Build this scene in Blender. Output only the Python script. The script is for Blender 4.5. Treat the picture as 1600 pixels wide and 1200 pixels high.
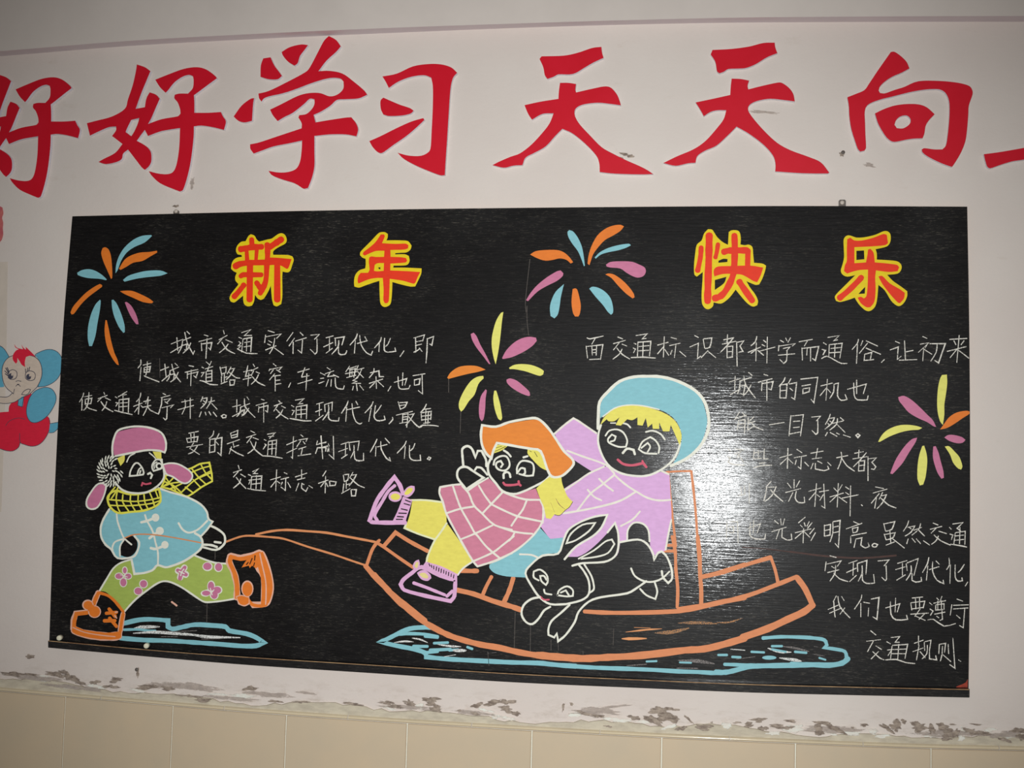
import bpy, math, random
from mathutils import Vector
from mathutils.geometry import tessellate_polygon
for o in list(bpy.data.objects): bpy.data.objects.remove(o)
S = bpy.context.scene
# ---------------------------------------------------------------- camera, light, exposure
CAM = (1.8379727, -3.2541106, 1.5554458)
M = ((0.98473223, -0.01314491, 0.17357892), (0.17211724, -0.07564061, -0.98216809), (0.02604012, 0.99704850, -0.07222328))
FPX = 1971.9857
cd = bpy.data.cameras.new('camera'); cam = bpy.data.objects.new('camera', cd); S.collection.objects.link(cam)
cd.sensor_width = 36; cd.lens = FPX / 1600 * 36; cd.clip_start = 0.05
from mathutils import Matrix
mw = Matrix(M).to_4x4(); mw.translation = Vector(CAM); cam.matrix_world = mw
S.camera = cam
S.view_settings.view_transform = 'Standard'; S.view_settings.look = 'None'
S.view_settings.exposure = 0.0; S.view_settings.gamma = 1.0; S.view_settings.use_curve_mapping = False
W = bpy.data.worlds.new('room_light'); S.world = W; W.use_nodes = True
W.node_tree.nodes['Background'].inputs[0].default_value = (1.0, 0.96, 0.92, 1)
W.node_tree.nodes['Background'].inputs[1].default_value = 0.115
# the camera's own flash: a small lamp a hand's breadth left of the lens
fl = bpy.data.lights.new('camera_flash', 'SPOT'); fl.energy = 352; fl.color = (0.975, 0.998, 1.0)
fl.shadow_soft_size = 0.022; fl.spot_size = math.radians(71.5); fl.spot_blend = 1.0
fo = bpy.data.objects.new('camera_flash', fl); S.collection.objects.link(fo)
fo.location = (1.741, -3.254, 1.527)
fo.rotation_euler = (Vector((1.27, 0, 1.64)) - Vector(fo.location)).to_track_quat('-Z', 'Y').to_euler()

# ---------------------------------------------------------------- outlines, in photo pixels
RED_TXT = """
=hao
@0 60 4
P 855,163 905,180 940,205 915,265 880,350 848,440 905,430 915,375 935,337 975,352 998,378 975,430 945,500 925,535 1010,505 1110,487 1128,470 1125,440 1110,400 1090,375 1092,352 1120,345 1175,345 1205,310 1210,260 1205,235 1180,228 1140,240 1090,275 1050,325 1035,340 1000,305 970,258 1060,222 1150,190 1230,180 1290,195 1345,235 1355,250 1300,290 1240,335 1212,355 1215,400 1215,465 1300,465 1380,460 1395,490 1412,520 1400,572 1330,555 1260,545 1212,550 1210,620 1195,750 1175,850 1145,945 1125,957 1080,940 1000,905 950,860 930,830 990,845 1050,848 1085,830 1105,780 1120,680 1125,560 1060,570 1000,582 925,610 905,572 880,605 855,640 900,665 930,690 945,720 945,770 930,800 905,822 885,805 850,760 800,695 770,720 760,755 720,775 660,785 615,772 650,752 720,715 765,660 740,640 700,610 725,575 725,550 680,555 620,580 562,608 543,530 600,515 700,488 780,440 800,380 830,290 850,200 / 820,510 870,497 862,530 840,580 820,612 785,585 795,560
=xue
@340 40 4
P 100,568 150,500 205,458 228,453 222,490 218,550 215,595 170,605 130,595
P 268,320 270,250 285,205 330,198 355,250 385,290 402,315 375,335 320,335
P 400,165 450,135 520,118 565,122 545,150 515,190 500,235 480,250 440,225 410,190
P 255,425 320,408 420,360 550,290 580,255 630,160 665,95 695,65 740,90 770,130 740,165 680,220 630,285 700,283 780,300 850,350 915,405 935,432 880,455 800,460 745,465 705,500 650,535 600,558 612,605 700,590 800,575 835,573 865,610 878,650 868,692 800,680 700,680 605,690 605,780 605,880 590,950 565,1015 535,1018 480,985 400,960 340,935 318,908 380,918 440,915 490,895 515,850 525,780 528,718 450,735 350,755 280,780 225,800 205,770 203,742 260,730 380,690 525,642 525,610 505,575 510,560 555,552 590,520 605,490 605,460 575,458 540,490 470,545 420,570 375,597 345,560 328,525 400,490 500,440 570,422 640,422 700,442 750,430 785,395 787,350 765,330 700,328 600,355 480,400 400,425 330,440 290,455 275,475 260,455
=xi
P 1030,318 1120,300 1220,255 1320,240 1400,243 1460,262 1497,295 1470,330 1455,400 1445,540 1435,700 1425,850 1420,935 1390,935 1310,905 1230,870 1160,830 1125,795 1190,812 1260,815 1305,800 1330,770 1338,650 1345,500 1345,380 1335,325 1290,310 1210,320 1130,350 1070,390 1050,350
P 1018,470 1035,450 1080,470 1140,495 1200,515 1225,532 1205,550 1150,562 1070,565 1035,555 1020,520
P 948,722 1020,690 1120,640 1210,600 1285,578 1292,590 1250,630 1180,690 1100,745 1030,795 1000,790 970,760
=tian1
@740 40 4
P 412,208 425,192 560,188 650,170 740,140 798,133 803,170 812,202 750,230 690,265 640,295 600,305 530,305 500,320 462,333 445,310 435,260
P 540,358 590,358 640,365 636,400 640,418 740,395 820,380 860,390 895,430 912,470 920,498 860,490 780,482 700,490 655,505 632,530 635,570 665,620 730,690 800,760 870,800 950,840 1030,875 1080,900 1122,928 1040,930 880,925 788,915 785,860 765,810 700,740 620,675 555,645 510,690 450,755 380,795 325,825 305,872 250,875 190,888 118,872 160,850 230,820 290,798 360,745 430,670 475,610 500,548 430,552 365,588 340,550 318,497 420,475 530,458 533,410
=tian2
@1020 40 5.3333
P 482,240 497,203 650,195 800,175 920,145 1015,142 1020,180 1037,230 950,265 860,320 780,352 720,358 630,362 590,385 555,397 535,380 520,300
P 657,442 730,445 802,458 790,500 795,532 900,505 1040,475 1080,480 1135,520 1170,570 1183,632 1090,620 980,610 880,625 820,650 795,680 800,720 850,790 940,890 1040,980 1150,1040 1300,1095 1400,1140 1470,1225 1456,1232 1250,1230 1020,1215 1022,1150 1000,1080 920,990 800,900 698,842 630,910 530,1000 440,1040 372,1085 355,1143 290,1148 190,1168 88,1145 200,1090 340,1030 440,960 530,860 590,780 612,705 540,705 480,720 425,755 395,700 357,640 500,610 645,578 650,500
=xiang
@1300 60 5.3333
P 490,113 520,112 570,145 620,195 645,250 580,285 500,320 440,360 400,400 388,435 400,455 440,458 520,430 600,405 720,357 900,355 1050,370 1140,395 1168,430 1170,470 1140,560 1135,640 1125,760 1110,860 1070,960 1005,1065 990,1068 900,1035 800,985 755,950 748,925 770,915 850,925 920,925 950,890 965,800 975,700 980,600 975,520 950,460 910,430 860,422 760,428 640,450 500,485 400,510 320,540 285,570 272,620 275,700 278,800 283,910 270,935 235,943 215,920 190,850 160,750 145,650 140,560 128,490 200,462 270,430 310,375 380,270 450,170
P 358,625 430,590 520,560 620,547 720,550 790,575 855,632 810,680 780,730 770,790 755,832 650,838 520,862 470,840 430,790 385,710 / 520,720 535,680 570,650 620,642 650,665 655,695 635,725 590,750 540,748
=shang
P 1265,965 1380,950 1500,930 1600,912 1690,895 1695,700 1680,420 1660,330 1700,300 1790,330 1820,370 1800,560 1900,520 2000,500 2050,560 2040,610 1900,640 1797,680 1790,880 2000,840 2100,830 2200,900 2180,960 2000,955 1800,975 1600,1010 1500,1025 1400,1055 1320,1082 1295,1070 1280,1030
"""
PAINT1 = """
#painted_character | yellow-edged red painted character xin, first of the New Year heading
@340 340 8
F yellow 415,208 460,225 490,275 520,300 580,285 630,272 680,260 750,210 800,195 845,220 865,280 845,325 790,355 730,390 695,425 695,465 760,465 880,468 935,485 952,530 930,600 910,660 875,685 812,675 808,750 810,900 808,1000 795,1080 740,1110 700,1095 680,1020 665,850 640,910 580,1010 540,1030 500,1010 468,965 455,1050 430,1100 380,1110 335,1085 320,1030 320,975 270,1015 210,1060 165,1050 148,1010 165,960 210,900 250,850 260,830 225,790 220,740 240,690 200,670 168,640 175,580 200,530 245,500 305,490 300,468 250,460 230,420 240,360 290,305 350,295 385,230
##red_fill
L red 8 425,270 430,350
L red 9.5 285,395 350,385 430,370 555,365
L red 6.5 362,400 370,540
L red 6 490,400 480,530
L red 9.5 220,610 280,580 400,565 590,560
L red 8 285,735 320,715 400,715 550,715
L red 9 405,580 400,1030
L red 8.5 205,990 260,930 330,840
L red 8 485,810 520,860 560,920
L red 8.5 620,335 625,460 615,600 600,800 530,950
L red 10 650,370 740,310 800,270
F red 600,500 720,500 925,518 885,630 860,640 790,600 700,592 600,600
L red 10 745,590 745,1030
#painted_character | yellow-edged red painted character nian, second of the New Year heading
@520 340 8
F yellow 590,185 650,182 688,205 685,250 670,285 740,283 860,285 940,295 985,350 970,400 920,435 850,440 780,445 780,460 900,458 950,480 960,540 930,590 850,600 760,600 755,625 900,625 1110,635 1105,700 1070,780 1030,860 970,862 850,835 745,805 742,900 735,1000 720,1080 670,1115 625,1110 595,1070 585,950 582,790 500,815 400,850 330,875 270,862 265,800 280,720 330,660 405,635 412,580 410,515 370,500 340,470 345,430 400,370 480,290 550,215 / 565,625 595,620 595,645 580,645
##red_fill
F red 600,210 640,210 650,235 615,320 780,328 910,325 945,345 940,385 890,400 720,405 722,490 850,495 915,505 930,540 905,562 720,575 718,660 900,668 1095,680 1060,745 1030,815 1000,825 880,790 712,765 708,900 700,1040 680,1068 650,1070 632,1030 635,900 625,755 540,755 440,775 320,825 310,790 320,730 350,690 440,690 460,650 450,560 455,500 480,485 540,492 640,490 645,415 560,415 500,430 400,475 375,460 385,430 450,380 530,310 / 525,590 560,570 640,568 635,665 560,672 515,665
#painted_character | yellow-edged red painted character kuai, third of the New Year heading
@1060 340 8
F yellow 370,145 420,150 450,190 490,250 560,310 620,340 625,250 630,180 670,158 740,162 770,195 780,270 775,335 830,345 880,338 925,370 935,460 945,565 1050,575 1095,600 1085,660 1050,760 1010,835 960,840 850,795 900,880 960,960 995,1040 985,1095 930,1112 860,1070 780,980 715,900 660,975 600,1035 530,1075 440,1060 430,1110 380,1145 330,1130 295,1070 290,950 300,800 305,680 260,715 230,738 200,710 195,600 210,450 230,340 290,285 320,200 / 500,540 560,515 615,518 612,555 500,565 / 455,780 600,740 570,820 455,905
##red_fill
L red 8 285,370 275,500 240,665
L red 11 385,220 380,500 370,800 365,1050
L red 7 495,330 480,430 462,500
L red 10 700,220 705,400 695,640 670,760 600,900 530,980 450,1010
L red 10 565,430 620,415 720,410 860,410
L red 9 870,410 865,600
F red 440,690 450,640 500,610 650,605 900,600 1060,625 1030,720 985,808 930,790 810,720 700,705 560,705 450,735
L red 10 760,800 820,890 925,1040
#painted_character | yellow-edged red painted character le, last of the New Year heading
@1270 340 8
F yellow 450,222 500,235 550,250 650,245 780,215 880,172 935,172 970,210 972,290 940,350 880,375 785,395 800,450 800,525 900,530 1050,545 1105,590 1105,650 1060,700 930,715 1000,790 1100,860 1180,920 1180,980 1150,1050 1100,1100 1050,1100 980,1040 900,910 820,840 815,900 805,1010 780,1110 720,1165 660,1160 590,1100 540,1030 525,1000 440,1030 340,1055 290,1040 275,990 310,940 400,850 480,770 530,720 430,738 370,710 350,660 370,590 390,500 388,400 385,280 410,235 / 545,415 640,410 645,520 545,530 / 655,865 650,950 570,955 610,910
##red_fill
F red 430,270 470,250 520,285 620,285 760,250 880,205 925,215 940,320 900,345 740,360 520,370 520,570 665,560 680,480 690,400 720,390 760,440 775,560 900,570 1050,590 1080,620 1060,670 950,680 790,660 780,750 785,900 770,1050 720,1120 670,1120 600,1070 560,1000 600,990 640,1010 670,980 685,850 690,650 590,655 500,675 430,700 390,670 400,600 425,540 425,400
L red 9.5 335,1005 450,910 570,790 610,745
F red 820,735 870,730 960,820 1080,890 1150,940 1140,1010 1090,1070 1060,1060 960,950 870,830
"""
PAINT2 = """
#painted_child | painted child running in a pink fur hat, blue coat and green flowered trousers
@90 850 6.6667
##trousers | green trousers with pink flowers
F green 440,490 510,370 580,260 650,205 770,170 790,310 900,305 1000,270 1040,220 1140,240 1250,205 1430,120 1527,160 1640,195 1767,205 1817,310 1850,450 1845,570 1717,590 1557,605 1480,575 1400,520 1290,440 1180,395 1100,385 1020,425 950,480 840,550 760,630 690,705 640,640 560,550 500,500
L white 2.6 435,490 510,365 580,255 660,195 770,160
L white 2.8 700,700 770,620 850,545 950,470 1030,415 1100,388 1180,398 1290,450 1410,530 1500,590 1560,607 1717,592 1845,570
L white 2.8 1430,120 1530,160 1640,195 1767,205
E white 700,275 30,42 ; 640,335 46,38 ; 735,335 40,36 ; 685,400 40,50
E mauve 700,275 20,32 ; 640,335 38,29 ; 735,335 32,27 ; 685,400 32,42
L white 1 650,320 690,330 730,345 ; 700,310 685,350
E white 895,415 46,46 ; 840,490 48,44
E mauve 895,415 37,38 ; 840,490 40,36
L white 10 1325,240 1290,295 1250,275 ; 1340,320 1290,295 1275,355
L mauve 6 1327,240 1290,295 1248,272 ; 1342,322 1290,295 1273,365
L white 2 1315,262 1290,295 1265,285 ; 1320,310 1290,295 1282,330
E white 1562,235 54,48 ; 1675,240 46,52
E mauve 1560,232 44,38 ; 1677,240 36,42
L white 9 1597,410 1597,490 1667,470 ; 1620,545 1597,490 1530,510
E white 1600,440 42,60 ; 1667,480 50,44 ; 1635,530 44,50 ; 1540,515 50,34
E mauve 1598,440 33,48 ; 1660,480 44,36 ; 1632,530 36,42 ; 1548,512 44,26
L white 1.5 1590,460 1610,530 ; 1612,500 1630,475
##shoe | orange-edged dark lace-up shoe touching the ledge
L pink 8.5 425,505 395,570 372,640
L pink 8.5 300,710 190,722 165,800 160,890
L pink 13 172,895 260,930 400,955 540,965 640,955
L pink 8 683,722 668,800 655,890 640,960
L orange 6 425,510 395,575 372,640
L orange 6 310,715 195,728 175,800 170,880
L orange 10.5 175,892 260,926 400,950 540,960 635,950
L orange 5 683,730 668,800 655,890 645,940
L orange 4.5 430,508 520,535 600,600 685,708
L pink 1.6 160,870 280,920 450,950 600,965
E pink 315,635 60,56 ; 385,705 68,66
E orange 318,638 48,45 ; 385,705 57,57 ; 350,670 40,40
L orange 5.5 505,722 615,712 ; 535,675 600,755 ; 485,800 600,798 ; 540,770 615,860
L pink 2 600,712 625,707 ; 595,745 615,772
@250 850 6.6667
##shoe | orange-edged dark lace-up shoe kicked up behind
L pink 10 735,125 720,190 770,300 800,430 800,560
L pink 9 735,120 840,142 950,118 1040,85
F pink 1000,85 1040,60 1085,82 1130,180 1172,330 1187,470 1152,610 1100,655 960,668 915,600 1050,600 1050,350 990,250
L orange 7 740,130 728,190 775,300 802,430 803,560
L orange 6 740,132 840,155 950,130 1040,95
F orange 1000,110 1070,80 1115,190 1163,350 1172,480 1140,600 1105,635 1050,635 1060,500 1050,350 1020,240 1000,255 960,225 935,250 925,225 850,245 900,170 960,130
L orange 5 905,560 960,630 1050,645 1110,630
L black 1.6 960,150 935,210 ; 990,120 985,170 ; 920,190 900,215 ; 985,195 975,230
L pink 2 1040,100 1060,200 1100,380 1105,520 1100,630
E pink 910,465 64,86
F pink 790,545 850,530 930,550 935,625 880,650 815,628
E orange 910,470 52,75
F orange 800,552 850,540 925,560 925,615 880,637 828,618
##scarf | checked yellow scarf flying behind
@120 650 6.6667
O scarf 2.8 1190,545 1280,500 1380,485 1405,600 1410,680 1300,740 1160,835 1090,815 980,765 880,740 910,680 930,620
L scarf 2.2 1290,500 1340,590 1405,660 ; 1195,545 1270,640 1350,715 ; 1210,660 1290,745 ; 1130,740 1210,800 ; 1190,590 1300,545 1395,520 ; 1240,660 1400,590 ; 1080,805 1200,690 1290,630 1400,570 ; 905,680 1000,720 1080,790 ; 1010,640 960,690 890,740 ; 910,730 990,700 1070,690 ; 970,760 1060,720 1200,650 ; 925,640 960,690 1030,770
##coat | blue duffel coat with white toggles
@150 740 6.6667
F cyan 650,150 760,190 900,230 1050,290 1150,370 1175,450 1205,500 1150,580 1095,650 1110,720 1090,790 1020,850 920,910 800,960 720,975 640,955 590,1000 500,1030 400,1040 385,960 370,890 300,880 225,880 160,790 80,720 50,640 55,540 90,450 140,370 220,410 420,400 600,370 680,280
F black 255,850 250,780 285,690 340,650 390,650 430,710 425,790 380,850 320,870
L white 3 650,150 780,195 950,245 1090,320 1155,400 1170,470 1215,500 1160,580 1095,650
L white 3 1160,490 1090,560 1030,600 960,615 900,580 860,515
L white 3.4 1030,620 1090,660 1110,730 1085,790 1000,860 900,920 780,965 720,975 640,955 590,1005 500,1035 400,1045 385,970 370,895
L white 3.2 140,370 80,470 50,560 55,660 100,740 160,790 225,880 380,870 430,810 450,720 400,650
L white 2.6 215,420 225,500 270,630 300,680 370,740 ; 290,680 200,710 170,770 175,800 ; 290,690 250,760 250,860
L white 2.8 510,430 530,490 590,600 620,720 645,820 645,950
E white 620,458 40,42 ; 665,597 42,42 ; 718,742 38,40
L white 4 470,508 540,490 600,465 ; 555,675 600,640 640,610 ; 570,775 620,785 690,760
L rope 2 300,670 400,635 580,635 800,665 1090,720
##hand | black outlined hand holding the rope
L white 3.4 1185,540 1260,575 1330,630 1345,690 1330,740 1250,795 1110,765
L white 3.6 1235,712 1300,720 ; 1120,740 1200,745 1260,765
##scarf | checked yellow scarf wound round the neck
@120 650 6.6667
F black 330,830 320,870 350,950 430,1010 560,1000 700,985 820,940 870,890 870,820 855,760 780,780 640,815 520,810 430,780 370,790
O scarf 3.4 330,830 320,870 350,950 430,1010 560,1000 700,985 820,940 870,890 870,820 855,760 780,780 640,815 520,810 430,780 370,790
L scarf 2.2 420,790 410,870 430,960 450,1000 ; 480,820 480,900 540,990 ; 560,820 560,900 610,990 ; 640,825 640,900 680,980 ; 700,820 710,900 740,965 ; 760,800 790,870 810,940 ; 820,780 850,860 ; 330,870 450,880 600,890 750,875 865,850 ; 350,930 480,935 620,930 780,910 870,880 ; 360,860 400,800 430,745 ; 400,740 350,800 330,860
##face | black face with large white eyes and red mouth
L white 3 400,690 460,760 540,795 640,805 740,790 820,745 880,690 910,630 905,560 890,510 885,450
F hair 420,440 500,405 495,470 455,520
F hair 790,370 880,375 882,450 830,440
L white 1.9 520,480 550,420 605,388 ; 755,383 800,420 830,455
O white 2.5 550,625 560,570 600,500 640,492 680,540 697,590 690,610 620,620
L white 2.2 630,610 645,560 665,540 ; 655,600 665,570
O white 2.5 785,540 790,500 825,455 870,455 890,500 880,545 840,560 800,572
E white 852,518 34,34
E black 858,522 20,20
L white 1.8 808,545 805,500 835,478
L white 3 740,605 765,592 785,615 770,650
L lip 3 675,725 685,698 720,710 770,700
##hat | pink fur hat with ear flaps and a bristly pompom
F mauve 390,410 380,330 385,250 420,175 500,145 640,120 780,135 870,185 920,260 925,340 915,375 860,360 750,360 600,380 480,400
L white 3 375,435 370,330 385,240 425,155 520,120 640,108 770,125 880,175 925,260 928,340 915,380 860,362 740,355 600,378 400,418
F mauve 250,710 300,715 300,770 270,860 215,950 150,970 110,930 110,870 150,800 200,740
O white 2.6 250,700 305,715 300,770 270,860 215,950 150,970 105,940 105,870 150,790 200,725
F mauve 895,515 960,495 1040,500 1110,530 1180,580 1205,625 1180,675 1130,700 1070,680 1000,630 930,600
O white 2.6 895,508 960,492 1040,497 1110,527 1180,577 1205,625 1180,677 1130,702 1070,682 1000,632 930,602
Z white 345,575 125,150
"""
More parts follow.
